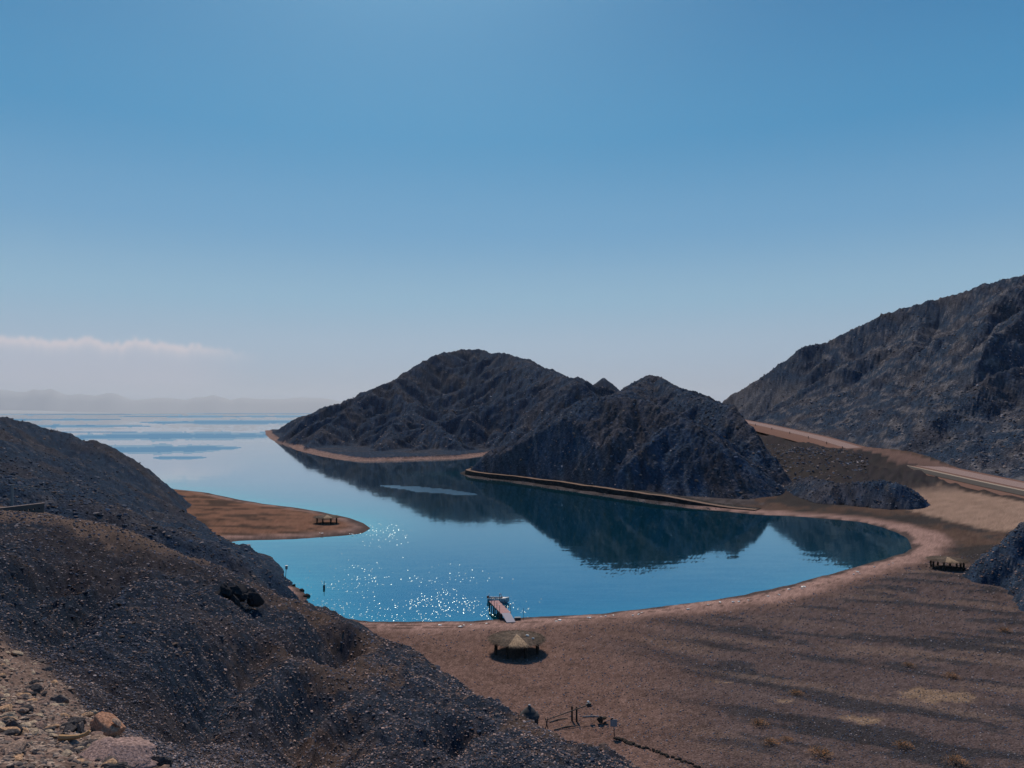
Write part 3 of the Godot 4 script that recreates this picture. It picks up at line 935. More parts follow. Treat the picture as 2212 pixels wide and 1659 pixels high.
func ground_tint(p: Vector3, n: Vector3, s: float) -> Color:
	var x := p.x
	var z := p.z
	var f := n_fine.get_noise_2d(x * 1.1, z * 1.1)
	var v := n_mid.get_noise_2d(x * 1.4, z * 1.4)
	var c := SAND
	# dark desert gravel inland on the right; redder trodden sand round the shelter
	var red := Color(0.235, 0.150, 0.128)
	var inland := smoothstep(6.0, 14.0, s + 5.0 * v)
	c = c.lerp(red, smoothstep(4.0, 11.0, s + 4.0 * v) * 0.92)
	var right := smoothstep(2.0, 26.0, x + 0.06 * z + 10.0 * n_mid.get_noise_2d(x * 0.7 + 40.0, z * 0.7) - 0.0)
	var streak := n_streak.get_noise_2d((x * 0.45 - z * 0.9) * 7.0, (x * 0.9 + z * 0.45) * 1.5)
	var gr := GRAVEL.lerp(Color(0.195, 0.142, 0.130), smoothstep(-60.0, -45.0, z + 20.0 * v))
	gr = gr.lerp(Color(0.062, 0.062, 0.072), 0.85 * smoothstep(0.06, 0.30, streak + 0.45 * f + 0.3 * v))
	gr = gr.lerp(Color(0.27, 0.195, 0.165), 0.6 * smoothstep(0.15, 0.45, n_streak.get_noise_2d((x * 0.45 - z * 0.9) * 5.0 + 300.0, (x * 0.9 + z * 0.45) * 0.9)))
	for q in sand_patches:
		var w: float = Vector2((x - q[0]) / q[2], (z - q[1]) / q[3]).length() + 1.5 * f + 0.9 * n_streak.get_noise_2d(x * 12.0, z * 20.0)
		gr = gr.lerp(Color(0.42, 0.295, 0.21), 0.85 * smoothstep(1.1, 0.4, w))
	if z > -220.0 and x > -20.0:
		c = c.lerp(gr, right * inland)
	if x > 80.0 and s > 0.0:
		# the inner valley
		var inner := smoothstep(-150.0, -175.0, z + 10.0 * v) * smoothstep(100.0, 112.0, x)
		inner = maxf(inner, smoothstep(-215.0, -235.0, z))
		var brown := Color(0.165, 0.112, 0.092).lerp(Color(0.078, 0.070, 0.070), smoothstep(-0.2, 0.25, v + 0.5 * f + 0.4 * streak))
		c = c.lerp(brown, inner * smoothstep(8.0, 11.5, s + 2.5 * v))
		# graded sand apron under the road
		var ap := smoothstep(137.0, 140.0, x - 0.6 * maxf(-z - 285.0, 0.0) + 1.5 * f) * smoothstep(181.0, 178.0, x + 2.0 * f) * smoothstep(-219.0, -223.0, z + 2.0 * f)
		c = c.lerp(Color(0.47, 0.325, 0.255), ap)
		var r := road_height(x, z)
		var bank := smoothstep(-40.0, -30.0, r.y + 14.0 * v) * smoothstep(-9.5, -10.5, r.y) * (1.0 - ap)
		c = c.lerp(Color(0.085, 0.072, 0.072), bank * 0.95)
		if absf(r.y) < 10.5: c = Color(0.26, 0.17, 0.15)
		if z < -300.0 and x > 110.0 and x < 192.0:
			c = c.lerp(Color(0.07, 0.064, 0.07), smoothstep(-300.0, -330.0, z) * (1.0 - 0.7 * smoothstep(0.1, 0.35, v)))
	if x < -40.0 and s > 3.0 and z < -150.0:
		# the ochre spit
		c = Color(0.32, 0.175, 0.125).lerp(Color(0.125, 0.085, 0.07), smoothstep(-0.12, 0.38, n_mid.get_noise_2d(x * 1.6, z * 3.4) + 0.5 * n_fine.get_noise_2d(x * 1.2, z * 1.8)))
		c = c.lerp(SAND, smoothstep(8.0, 3.0, s))
	# wrack and wet pebbles at the water's edge
	var rim := 5.5 if x < -40.0 and z < -195.0 else 2.4
	if s < rim:
		var wet := Color(0.085, 0.072, 0.075)
		c = c.lerp(wet, smoothstep(rim, rim * 0.3, s + 1.6 * f + 2.0 * v) * 0.85)
	if s > 2.0 and s < 8.0 and z > -165.0:
		var tide := absf(s - 3.6 - 1.2 * v) < 0.28 or absf(s - 5.6 - 1.5 * v) < 0.22
		if tide and n_cell.get_noise_2d(x * 0.5, z * 0.5) > -0.1: c = c.lerp(Color(0.07, 0.055, 0.05), 0.65)
	# grey pebbles along the foot of the knoll
	if z < -285.0 and x > -40.0 and x < 96.0:
		c = c.lerp(Color(0.12, 0.105, 0.11) * (1.0 + 0.8 * f), smoothstep(-285.0, -300.0, z))
	return c * (1.0 + 0.45 * smoothstep(-320.0, -140.0, z) * n_cell.get_noise_2d(x * 3.0, z * 3.0) + 0.25 * f)

# ================================================================ the sea
# wind-ruffled lanes on the open water: [near end x, far end x, row at each end, half width of the lane] in survey units
const LANES := [[822, 1030, 1050, 1068, 5.0], [60, 520, 976, 968, 11], [330, 445, 990, 989, 4.5], [40, 700, 946, 941, 9], [560, 720, 934, 931, 2.5], [-60, 330, 922, 921, 3.5], [300, 760, 914, 912, 5.5], [-80, 260, 908, 907, 2.4], [250, 760, 901, 900, 2.6], [-60, 420, 897, 897, 1.4], [380, 760, 894, 894, 0.9], [100, 300, 935, 934, 1.6]]

func ruffled(x: float, z: float) -> int:
	var found := 0
	var d := -z
	if d < 300.0: return 0
	var px := 1106.0 + x / d * FOC
	if px > 720.0 and d > 400.0: return 0
	var py := 890.0 + EYE * FOC / d
	for l in LANES:
		var t: float = (px - l[0]) / (l[1] - l[0])
		if t <= 0.0 or t >= 1.0: continue
		var w: float = l[4] * pow(4.0 * t * (1.0 - t), 0.55)
		var c: float = lerpf(l[2], l[3], t) + l[4] * 0.2 * n_streak.get_noise_2d(px * 0.3, l[2] * 10.0)
		w *= 1.0 + 0.5 * n_streak.get_noise_2d(px * 0.6, l[2] * 17.0)
		var q := absf(py - c) / (w * (0.95 + 0.25 * n_streak.get_noise_2d(px * 1.2, py * 30.0)))
		if q < 0.55: return 2
		if q < 1.0: found = 1
	return found

func make_sea() -> void:
	var nk := 860
	var nd := 380
	var k0 := -0.80
	var k1 := 0.80
	var pos := PackedVector3Array()
	pos.resize(nk * nd)
	var nor := PackedVector3Array()
	nor.resize(nk * nd)
	var col := PackedColorArray()
	col.resize(nk * nd)
	var r := RandomNumberGenerator.new()
	r.seed = 77
	var deep := Color(0.0, 0.285, 0.44)
	var open_sea := Color(0.20, 0.40, 0.56)
	var shallow := Color(0.03, 0.53, 0.62)
	var ruff := PackedByteArray()
	ruff.resize(nk * nd)
	var cs := 4
	var ck := nk / cs + 2
	var sh := PackedFloat32Array()
	sh.resize(ck * (nd / cs + 2))
	for j in nd:
		# rows closer together towards the viewer in proportion to what the eye resolves
		var inv := lerpf(1.0 / 75.0, 1.0 / 27000.0, float(j) / (nd - 1))
		var d := 1.0 / inv
		for i in nk:
			var k := k0 + (k1 - k0) * float(i) / (nk - 1)
			var x := k * d
			var o := j * nk + i
			pos[o] = Vector3(x, 0, -d)
			if j % cs == 0 and i % cs == 0: sh[j / cs * ck + i / cs] = -shore(coast, x, -d) if d < 460.0 else 60.0
			var s := sh[j / cs * ck + i / cs]
			# slopes of the small waves; the steep little faces look towards the beach
			var sg := 0.005
			if d < 900.0: sg = 0.0012 + 0.006 * smoothstep(230.0, 150.0, d) + 0.001 * n_mid.get_noise_2d(x * 1.5, d)
			var slope := Vector2(r.randfn() * sg * 0.5, r.randfn() * sg * 0.5 + 2.2 * sg * n_fine.get_noise_2d(x * 90.0 / d, j * 9.0))
			nor[o] = Vector3(slope.x, 1.0, slope.y).normalized()
			var c := deep.lerp(open_sea, smoothstep(180.0, 420.0, d) * smoothstep(0.06, -0.16, k + 0.0001 * d))
			# a pale sandy bottom shows round the spit and in the near left cove
			c = c.lerp(shallow, 0.85 * exp(-maxf(s, 0.0) / 26.0) * smoothstep(-8.0, -50.0, x) + 0.35 * exp(-maxf(s, 0.0) / 5.0))
			col[o] = c
			var rf := ruffled(x, -d)
			ruff[o] = rf if d > 480.0 else (3 if rf > 0 else 0)
	var calm := PackedInt32Array()
	var wind := PackedInt32Array()
	var catspaw := PackedInt32Array()
	var breath := PackedInt32Array()
	for j in nd - 1:
		for i in nk - 1:
			var a := j * nk + i
			var six := PackedInt32Array([a, a + nk, a + nk + 1, a, a + nk + 1, a + 1])
			match ruff[a]:
				0: calm.append_array(six)
				1: breath.append_array(six)
				2: wind.append_array(six)
				3: catspaw.append_array(six)
	# steep wavelet faces that throw the sun back: small facets tilted towards the beach
	var gp := PackedVector3Array()
	var gn := PackedVector3Array()
	var gi := PackedInt32Array()
	for q in 210000:
		var u := r.randf_range(-0.31, 0.09)
		var d := 1.0 / lerpf(1.0 / 128.0, 1.0 / 262.0, pow(r.randf(), 1.2))
		var x := u * d
		var near := smoothstep(215.0, 132.0, d)
		var side := smoothstep(0.06, -0.05, u) * smoothstep(-0.33, -0.22, u)
		var p := 0.016 * side * (0.25 + near) * (0.15 + near * near) * clampf(0.6 + 1.6 * n_mid.get_noise_2d(x * 2.5, d * 2.0), 0.0, 2.0)
		if d > 205.0: p = 0.022 * smoothstep(0.045, 0.0, absf(u + 0.165)) * smoothstep(255.0, 240.0, d) * smoothstep(205.0, 225.0, d)
		if r.randf() > p * 1.2 or shore(coast, x, -d) > -0.4: continue
		var n := Vector3(r.randfn() * 0.05, 1.0, 0.31 + r.randfn() * 0.06).normalized()
		var w := r.randf_range(0.02, 0.07) * d / 140.0
		var l := r.randf_range(0.06, 0.24) * d / 140.0
		var b := gp.size()
		for c in [Vector3(-w, 0, l), Vector3(-w * 0.6, 0, -l), Vector3(w, 0, -l * 0.7), Vector3(w * 0.7, 0, l)]:
			gp.append(Vector3(x, 0.06, -d) + c + Vector3(0, -c.z * 0.08, 0))
			gn.append(n)
		gi.append_array(PackedInt32Array([b, b + 1, b + 2, b, b + 2, b + 3]))
	var me := ArrayMesh.new()
	for ix in [calm, wind, catspaw, breath]:
		var arr := []
		arr.resize(Mesh.ARRAY_MAX)
		arr[Mesh.ARRAY_VERTEX] = pos
		arr[Mesh.ARRAY_NORMAL] = nor
		arr[Mesh.ARRAY_COLOR] = col
		arr[Mesh.ARRAY_INDEX] = ix
		me.add_surface_from_arrays(Mesh.PRIMITIVE_TRIANGLES, arr)
	var ga := []
	ga.resize(Mesh.ARRAY_MAX)
	ga[Mesh.ARRAY_VERTEX] = gp
	ga[Mesh.ARRAY_NORMAL] = gn
	ga[Mesh.ARRAY_INDEX] = gi
	me.add_surface_from_arrays(Mesh.PRIMITIVE_TRIANGLES, ga)
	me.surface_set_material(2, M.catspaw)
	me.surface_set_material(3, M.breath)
	me.surface_set_material(4, M.glint)
	me.surface_set_material(0, M.water)
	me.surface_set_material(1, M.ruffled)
	tag(put_mesh("water", me, null), "", "", "", "structure")
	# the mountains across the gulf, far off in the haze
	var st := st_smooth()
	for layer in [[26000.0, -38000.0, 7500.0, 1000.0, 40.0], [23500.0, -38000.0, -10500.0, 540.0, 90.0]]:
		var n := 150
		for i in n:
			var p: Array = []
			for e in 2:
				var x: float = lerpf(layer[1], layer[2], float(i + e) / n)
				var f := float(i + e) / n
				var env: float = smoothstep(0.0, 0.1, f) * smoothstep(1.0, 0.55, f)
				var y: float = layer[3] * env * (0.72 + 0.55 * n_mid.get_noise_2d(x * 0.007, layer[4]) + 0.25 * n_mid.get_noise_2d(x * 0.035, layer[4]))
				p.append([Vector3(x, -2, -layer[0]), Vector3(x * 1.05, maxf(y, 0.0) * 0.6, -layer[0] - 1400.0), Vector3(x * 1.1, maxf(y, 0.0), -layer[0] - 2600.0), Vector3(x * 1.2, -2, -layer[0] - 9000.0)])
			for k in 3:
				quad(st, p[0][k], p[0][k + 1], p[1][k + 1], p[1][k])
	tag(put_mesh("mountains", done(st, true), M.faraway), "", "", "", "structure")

# ================================================================ the land
func make_land() -> void:
	var g := sheet(-0.75, 0.80, 640, 40.0, 900.0, 400, -1.0, ground_base, ground_detail, ground_tint, -1.2)
	tag(put_mesh("ground", g, M.ground), "", "", "", "structure")
	var b := sheet(-0.36, 0.16, 440, 535.0, 1500.0, 330, -1.0, big_base, big_detail, big_tint, -1.0, 1)
	tag(put_mesh("hill", b, M.hill), "", "", "", "structure")
	var pk := sheet(0.02, 0.22, 120, 1420.0, 1720.0, 80, 1.0, func(x, z): return hill_base(ridge_sets.peaks, x, z, 5.0), knoll_detail, hill_tint, 40.0)
	tag(put_mesh("hill", pk, M.hill), "", "", "", "structure")
	var kn := sheet(-0.10, 0.42, 460, 290.0, 680.0, 300, -1.0, knoll_base, knoll_detail, hill_tint, -0.5, 1)
	tag(put_mesh("knoll", kn, M.hill), "", "", "", "structure")
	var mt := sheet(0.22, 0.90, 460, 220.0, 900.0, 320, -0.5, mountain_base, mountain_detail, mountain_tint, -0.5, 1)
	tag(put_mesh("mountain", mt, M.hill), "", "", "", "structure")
	var hm := sheet(0.33, 0.56, 200, 262.0, 345.0, 70, 1.0, func(x, z): return hill_base(ridge_sets.hummock, x, z, 3.0), func(x, z, h, s): return h + 0.9 * n_fine.get_noise_2d(x * 1.4, z * 1.4) + 0.5 * n_fine.get_noise_2d(x * 4.0, z * 4.0), hill_tint, 1.5)
	tag(put_mesh("hummock", hm, M.head), "", "", "", "structure")
	var bl := sheet(0.58, 0.95, 220, 105.0, 190.0, 140, 1.0, func(x, z): return hill_base(ridge_sets.bluff, x, z, 3.0), func(x, z, h, s): return h + 1.1 * n_fine.get_noise_2d(x * 1.6, z * 1.6) + 0.5 * n_fine.get_noise_2d(x * 5.0, z * 5.0), hill_tint, 0.5)
	tag(put_mesh("bluff", bl, M.head), "", "", "", "structure")
	var hd := sheet(-0.90, -0.12, 400, 96.0, 345.0, 230, -1.0, head_base, head_detail, head_tint, -1.0)
	tag(put_mesh("headland", hd, M.head), "", "", "", "structure")
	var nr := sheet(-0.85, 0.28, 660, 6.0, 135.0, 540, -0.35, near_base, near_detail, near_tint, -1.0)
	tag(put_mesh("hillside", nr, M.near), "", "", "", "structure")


# ================================================================ the road over the pass
func make_road() -> void:
	var z := -150.0
	var rows: Array = []
	while z > -800.0:
		var c := (road_at(z - 16.0) + road_at(z) + road_at(z + 16.0)) / 3.0
		rows.append(Vector3(c.x, c.y, z))
		z -= 6.0
	var strip := func(a: float, b: float, lift: float) -> ArrayMesh:
		var st := st_smooth()
		for i in rows.size() - 1:
			var p: Vector3 = rows[i]
			var q: Vector3 = rows[i + 1]
			for pc in [[a, b]]:
				var v := [p + Vector3(pc[0], lift, 0), q + Vector3(pc[0], lift, 0), q + Vector3(pc[1], lift, 0), p + Vector3(pc[1], lift, 0)]
				quad(st, v[0], v[1], v[2], v[3])
		return done(st, true)
	tag(put_mesh("road", strip.call(-5.0, 5.5, 0.03), M.asphalt), "", "", "", "structure")
	var sst := st_smooth()
	for i in rows.size() - 1:
		var p: Vector3 = rows[i]
		var q: Vector3 = rows[i + 1]
		var sec := [Vector2(-13.2, -2.8), Vector2(-9.6, -0.06), Vector2(9.0, -0.02), Vector2(12.5, -2.4)]
		for m in 3:
			quad(sst, p + Vector3(sec[m].x, sec[m].y, 0), q + Vector3(sec[m].x, sec[m].y, 0), q + Vector3(sec[m + 1].x, sec[m + 1].y, 0), p + Vector3(sec[m + 1].x, sec[m + 1].y, 0))
	tag(put_mesh("road_shoulder", done(sst), M.shoulder), "", "", "", "structure")
	# the pale kerb wall on the lower, outer bend
	var w := thing("edge_wall", Vector3.ZERO)
	tag(w, "long low pale kerb wall along the seaward side of the hillside road", "wall")
	var face := st_smooth()
	var top := st_smooth()
	for i in rows.size() - 1:
		var p: Vector3 = rows[i]
		var q: Vector3 = rows[i + 1]
		if p.z > -180.0 or p.z < -388.0: continue
		var g0 := smoothstep(-388.0, -340.0, p.z)
		var g1 := smoothstep(-388.0, -340.0, q.z)
		var a := [p + Vector3(-9.0, 0.0, 0), p + Vector3(-9.0, 0.30 * g0, 0), p + Vector3(-9.0 - 1.9 * g0, 0.28 * g0, 0), p + Vector3(-9.3 - 2.2 * g0, -1.3, 0)]
		var b := [q + Vector3(-9.0, 0.0, 0), q + Vector3(-9.0, 0.30 * g1, 0), q + Vector3(-9.0 - 1.9 * g1, 0.28 * g1, 0), q + Vector3(-9.3 - 2.2 * g1, -1.3, 0)]
		quad(face, a[0], a[1], b[1], b[0])
		quad(top, a[1], a[2], b[2], b[1])
		quad(face, a[2], a[3], b[3], b[2])
	put_mesh("face", done(face, true), M.kerbside, w)
	put_mesh("coping", done(top, true), M.concrete, w)
	# dark delineator posts along the outer edge further up
	var post: Node3D = null
	var ord := ["nearest", "second", "third", "fourth", "fifth", "sixth", "seventh", "farthest"]
	var oi := 0
	for zz in [-400.0, -424.0, -440.0, -462.0, -490.0, -520.0, -552.0, -585.0]:
		var c := (road_at(zz - 16.0) + road_at(zz) + road_at(zz + 16.0)) / 3.0
		if post == null:
			post = thing("roadside_post", Vector3.ZERO)
			var st := st_new()
			box(st, Transform3D(Basis(Vector3.BACK, PI / 2), Vector3(0, 0.7, 0)), Vector3(1.6, 0.34, 0.34), 0.05)
			put_mesh("shaft", done(st), M.dark, post)
			st = st_new()
			box(st, Transform3D(Basis(Vector3.BACK, PI / 2), Vector3(0, 1.62, 0)), Vector3(0.24, 0.44, 0.44), 0.05)
			put_mesh("cap", done(st), M.rust, post)
		else:
			post = copy_of(post)
		oi += 1
		tag(post, "short dark post on the seaward road edge, %s up from the pale kerb wall" % ord[oi - 1], "post", "posts along the road edge")
		post.position = Vector3(c.x - 8.6, c.y - 0.25, zz)

# ================================================================ the built-up path round the foot of the knoll
func make_shore_path() -> void:
	var pts: Array = []
	var marks := [[1615, 1110], [1550, 1104], [1480, 1097], [1400, 1087], [1300, 1072], [1200, 1057], [1100, 1042], [1035, 1035], [990, 1028], [984, 1024], [1000, 1019], [1040, 1004]]
	var line := Curve3D.new()
	for m in marks:
		line.add_point(on_level(m[0], m[1]))
	for i in marks.size():
		var t := (line.get_point_position(mini(i + 1, marks.size() - 1)) - line.get_point_position(maxi(i - 1, 0))) / 6.0
		line.set_point_in(i, -t)
		line.set_point_out(i, t)
	var n := int(line.get_baked_length() / 2.5)
	var rows: Array = []
	for i in n + 1:
		var at_len := line.get_baked_length() * i / n
		var p := line.sample_baked(at_len, true)
		var q := line.sample_baked(minf(at_len + 1.0, line.get_baked_length()), true) - line.sample_baked(maxf(at_len - 1.0, 0.0), true)
		q = q.normalized()
		var inland := Vector3(-q.z, 0, q.x)
		if shore(coast, p.x + inland.x * 3.0, p.z + inland.z * 3.0) < 0.0: inland = -inland
		var wob := 0.5 * n_mid.get_noise_2d(p.x * 3.0, p.z * 3.0)
		var rise := 2.5 * smoothstep(0.0, 0.16, float(i) / n) + 0.4 * n_mid.get_noise_2d(p.x * 2.0, p.z * 2.0)
		rows.append([p + inland * (5.4 + wob) + Vector3(0, -0.4, 0), p + inland * (6.0 + wob) + Vector3(0, 0.75 + rise * 0.75, 0), p + inland * (8.6 + wob) + Vector3(0, 0.8 + rise * 0.75, 0), p + inland * 12.5 + Vector3(0, 0.9 + rise * 0.75, 0)])
	var face := st_smooth()
	var top := st_smooth()
	var bank := st_smooth()
	for i in n:
		var a: Array = rows[i]
		var b: Array = rows[i + 1]
		quad(face, a[0], a[1], b[1], b[0])
		quad(top, a[1], a[2], b[2], b[1])
		quad(bank, a[2], a[3], b[3], b[2])
	tag(put_mesh("path", done(top, true), M.path), "", "", "", "structure")
	tag(put_mesh("path_bank", done(bank, true), M.bank), "", "", "", "structure")
	var w := put_mesh("sea_wall", done(face, true), M.seawall)
	tag(w, "long dark rough stone wall holding up the pale path round the foot of the hill", "wall")

# ================================================================ loose rock
var stone_kinds: Array = []

func scatter(called: String, parent: Node, count: int, place: Callable, mesh: Mesh) -> void:
	# place returns [Vector3, size, Color] or []
	var tr: Array = []
	for i in count:
		var p: Array = place.call()
		if p.is_empty(): continue
		tr.append(p)
	var mm := MultiMesh.new()
	mm.transform_format = MultiMesh.TRANSFORM_3D
	mm.use_colors = true
	mm.mesh = mesh
	mm.instance_count = tr.size()
	for i in tr.size():
		var b := Basis.from_euler(Vector3(rng.randf_range(-0.5, 0.5), rng.randf() * TAU, rng.randf_range(-0.5, 0.5)))
		var sz: float = tr[i][1]
		b = b.scaled(Vector3(sz * rng.randf_range(0.75, 1.3), sz * rng.randf_range(0.6, 1.15), sz * rng.randf_range(0.75, 1.3)))
		mm.set_instance_transform(i, Transform3D(b, tr[i][0]))
		mm.set_instance_color(i, tr[i][2])
	var o := MultiMeshInstance3D.new()
	o.multimesh = mm
	o.material_override = M.stone
	o.name = numbered(called)
	o.set_meta("kind", "stuff")
	parent.add_child(o, true)

func rock_colour(pale_share: float) -> Color:
	var t := rng.randf()
	var c := SLATE.lerp(UMBER, rng.randf())
	if t < pale_share: c = PALE.lerp(Color(0.30, 0.225, 0.20), rng.randf()) * rng.randf_range(0.7, 1.3)
	elif t < pale_share + 0.22: c = Color(0.150, 0.112, 0.100) * rng.randf_range(0.6, 1.3)
	elif t < pale_share + 0.62: c = Color(0.092, 0.100, 0.128)
	return c * rng.randf_range(0.6, 1.4)

func make_scree() -> void:
	for i in 5: stone_kinds.append(stone_mesh(100 + i, [0.55, 0.7, 0.45, 0.8, 0.6][i], 0.3, 1))
	var slope := get_node("hillside")
	for v in 4:
		scatter("scree", slope, 36000, func() -> Array:
			var k := rng.randf_range(-0.82, 0.20)
			var d := 1.0 / lerpf(1.0 / 9.0, 1.0 / 120.0, pow(rng.randf(), 0.55))
			var x := k * d
			var t := tps(tps_near, x, -d)
			if t < 0.6: return []
			if rubble(x, -d) > 0.4 or (x < -38.0 and d > 76.0 and d < 102.0): return []
			# stones gather in the shallow runnels
			if rng.randf() < 0.1: return []
			var sz := clampf(d / 770.0 * (0.55 + 0.45 * absf(rng.randfn())) * 1.15, 0.03, 0.16)
			var y := near_detail(x, -d, t, 0.0)
			return [Vector3(x, y + sz * 0.15, -d), sz, rock_colour(0.24 + 0.18 * n_mid.get_noise_2d(x * 4.0, d * 4.0)) * warm_slope(x, -d)], stone_kinds[v])
	# broken ledges that stick out of the slope along the bedding
	var ledge := stone_mesh(210, 0.55, 0.35, 2)
	scatter("outcrop", slope, 2600, func() -> Array:
		var k := rng.randf_range(-0.82, 0.20)
		var d := 1.0 / lerpf(1.0 / 18.0, 1.0 / 125.0, pow(rng.randf(), 0.7))
		var x := k * d
		var t := tps(tps_near, x, -d)
		if t < 1.0 or rubble(x, -d) > 0.1: return []
		if n_mid.get_noise_2d((x * 0.97 + d * 0.23) * 3.2, (x * 0.23 - d * 0.97)) < 0.08: return []
		var sz := rng.randf_range(0.10, 0.34) * clampf(d / 60.0, 0.35, 1.2)
		return [Vector3(x, near_detail(x, -d, t, 0.0) - sz * 0.1, -d), sz, rock_colour(0.02) * 0.55], ledge)
	# pebbles among the sandy rubble
	scatter("pebbles", slope, 14000, func() -> Array:
		var k := rng.randf_range(-0.70, -0.36)
		var d := 1.0 / lerpf(1.0 / 8.0, 1.0 / 28.0, rng.randf())
		var x := k * d
		if rubble(x, -d) < 0.25 or rng.randf() > 0.25 + smoothstep(11.0, 14.0, d): return []
		var sz := rng.randf_range(0.015, 0.05)
		var c := Color(0.46, 0.34, 0.27).lerp(Color(0.06, 0.055, 0.06), pow(rng.randf(), 1.1))
		return [Vector3(x, near_y(x, -d) + sz * 0.2, -d), sz, c], stone_kinds[2])
	var spots := {"hill_big": [0, 9000], "hill_knoll": [1, 7000]}
	# blocks on the headland, knoll and mountain
	var head := get_node("headland")
	scatter("rocks", head, 15000, func() -> Array:
		var k := rng.randf_range(-0.86, -0.25)
		var d := 1.0 / lerpf(1.0 / 100.0, 1.0 / 325.0, rng.randf())
		var x := k * d
		var t := tps(tps_head, x, -d)
		if t < 0.4: return []
		var sz := rng.randf_range(0.08, 0.26) + 0.4 * pow(rng.randf(), 9.0)
		return [Vector3(x, head_detail(x, -d, t, 0.0) + sz * 0.1, -d), sz, rock_colour(0.10) * 0.8], stone_kinds[0])
	var bg := get_node("hill")
	scatter("rocks", bg, 16000, func() -> Array:
		var k := rng.randf_range(-0.30, 0.14)
		var d := 1.0 / lerpf(1.0 / 620.0, 1.0 / 1240.0, rng.randf())
		var b := big_base(k * d, -d)
		if b.x < 5.0: return []
		var sz := rng.randf_range(0.3, 0.75) + 1.2 * pow(rng.randf(), 9.0)
		return [Vector3(k * d, big_detail(k * d, -d, b.x, b.y), -d), sz, rock_colour(0.16)], stone_kinds[2])
	var kn := get_node("knoll")
	scatter("rocks", kn, 16000, func() -> Array:
		var k := rng.randf_range(-0.08, 0.40)
		var d := rng.randf_range(300.0, 570.0)
		var x := k * d
		var h: float = knoll_base(x, -d).x
		if h < 1.0: return []
		var sz := rng.randf_range(0.16, 0.42) + 0.9 * pow(rng.randf(), 9.0)
		return [Vector3(x, knoll_detail(x, -d, h, 0.0), -d), sz, rock_colour(0.10) * 0.9], stone_kinds[1])
	var mt := get_node("mountain")
	scatter("rocks", mt, 42000, func() -> Array:
		var k := rng.randf_range(0.24, 0.80)
		var d := 1.0 / lerpf(1.0 / 260.0, 1.0 / 790.0, rng.randf())
		var x := k * d
		var h: Vector2 = mountain_base(x, -d)
		if h.y < 12.0: return []
		if n_mid.get_noise_2d((x + h.x) * 0.8, d * 0.5) < -0.12: return []
		var sz := rng.randf_range(0.14, 0.36) * clampf(d / 420.0, 0.8, 1.6) + 0.9 * pow(rng.randf(), 10.0)
		return [Vector3(x, mountain_detail(x, -d, h.x, h.y), -d), sz, rock_colour(0.34)], stone_kinds[3])
	var gr := get_node("ground")
	# gravel on the fan, rubble below the pass, the pebble revetment at the knoll's foot
	for v in 2:
		scatter("gravel", gr, 16000, func() -> Array:
			var k := rng.randf_range(-0.15, 0.70)
			var d := 1.0 / lerpf(1.0 / 66.0, 1.0 / 190.0, rng.randf())
			var x := k * d
			var b := ground_base(x, -d)
			var st := n_streak.get_noise_2d((x * 0.45 + d * 0.9) * 7.0, (x * 0.9 - d * 0.45) * 1.5)
			if b.y < 9.0 or rng.randf() > 0.30 + 0.5 * smoothstep(0.0, 30.0, x) + 0.6 * st: return []
			var sz := clampf(d / 770.0 * rng.randf_range(0.35, 0.95), 0.04, 0.2)
			return [Vector3(x, ground_detail(x, -d, b.x, b.y) + sz * 0.2, -d), sz, rock_colour(0.13) * 1.2], stone_kinds[3 + v])
	scatter("rubble", gr, 5200, func() -> Array:
		var k := rng.randf_range(-0.08, 0.33)
		var d := rng.randf_range(285.0, 440.0)
		var b := ground_base(k * d, -d)
		if b.y < -2.0 or b.y > 4.6 or k * d < -45.0: return []
		var sz := rng.randf_range(0.16, 0.40)
		return [Vector3(k * d, b.x + sz * 0.1, -d), sz, Color(0.13, 0.115, 0.12) * rng.randf_range(0.4, 1.5)], stone_kinds[1])
	var bl := get_node("bluff")
	scatter("rocks", bl, 5000, func() -> Array:
		var k := rng.randf_range(0.58, 0.80)
		var d := rng.randf_range(110.0, 180.0)
		var h: float = hill_base(ridge_sets.bluff, k * d, -d, 3.0).x
		if h < 1.6: return []
		var sz := rng.randf_range(0.08, 0.30)
		return [Vector3(k * d, h + 1.1 * n_fine.get_noise_2d(k * d * 1.6, -d * 1.6) + 0.5 * n_fine.get_noise_2d(k * d * 5.0, -d * 5.0), -d), sz, rock_colour(0.30) * Color(1.25, 1.0, 0.85)], stone_kinds[0])
	var hk := get_node("hummock")
	scatter("rocks", hk, 3000, func() -> Array:
		var x := rng.randf_range(105.0, 160.0)
		var z := rng.randf_range(-340.0, -264.0)
		var h: float = hill_base(ridge_sets.hummock, x, z, 3.0).x
		if h < 2.0: return []
		return [Vector3(x, h + 0.9 * n_fine.get_noise_2d(x * 1.4, z * 1.4) + 0.5 * n_fine.get_noise_2d(x * 4.0, z * 4.0), z), rng.randf_range(0.15, 0.45), rock_colour(0.10)], stone_kinds[1])
	scatter("rubble", gr, 3600, func() -> Array:
		var d := rng.randf_range(310.0, 500.0)
		var x := rng.randf_range(118.0, 182.0)
		var b := ground_base(x, -d)
		if x / d > 0.46 or rng.randf() < 0.4 - n_mid.get_noise_2d(x, d): return []
		var sz := rng.randf_range(0.3, 0.9)
		return [Vector3(x, ground_detail(x, -d, b.x, b.y) + sz * 0.1, -d), sz, rock_colour(0.14) * 1.1], stone_kinds[0])

# ---------------------------------------------------------------- stones one can pick out one by one
func one_stone(parent: Node, called: String, mesh: Mesh, p: Vector3, size: Vector3, turn: Vector3, m: Material) -> MeshInstance3D:
	var o := put_mesh(called, mesh, m, parent)
	o.transform = Transform3D(Basis.from_euler(turn).scaled_local(size), p)
	return o

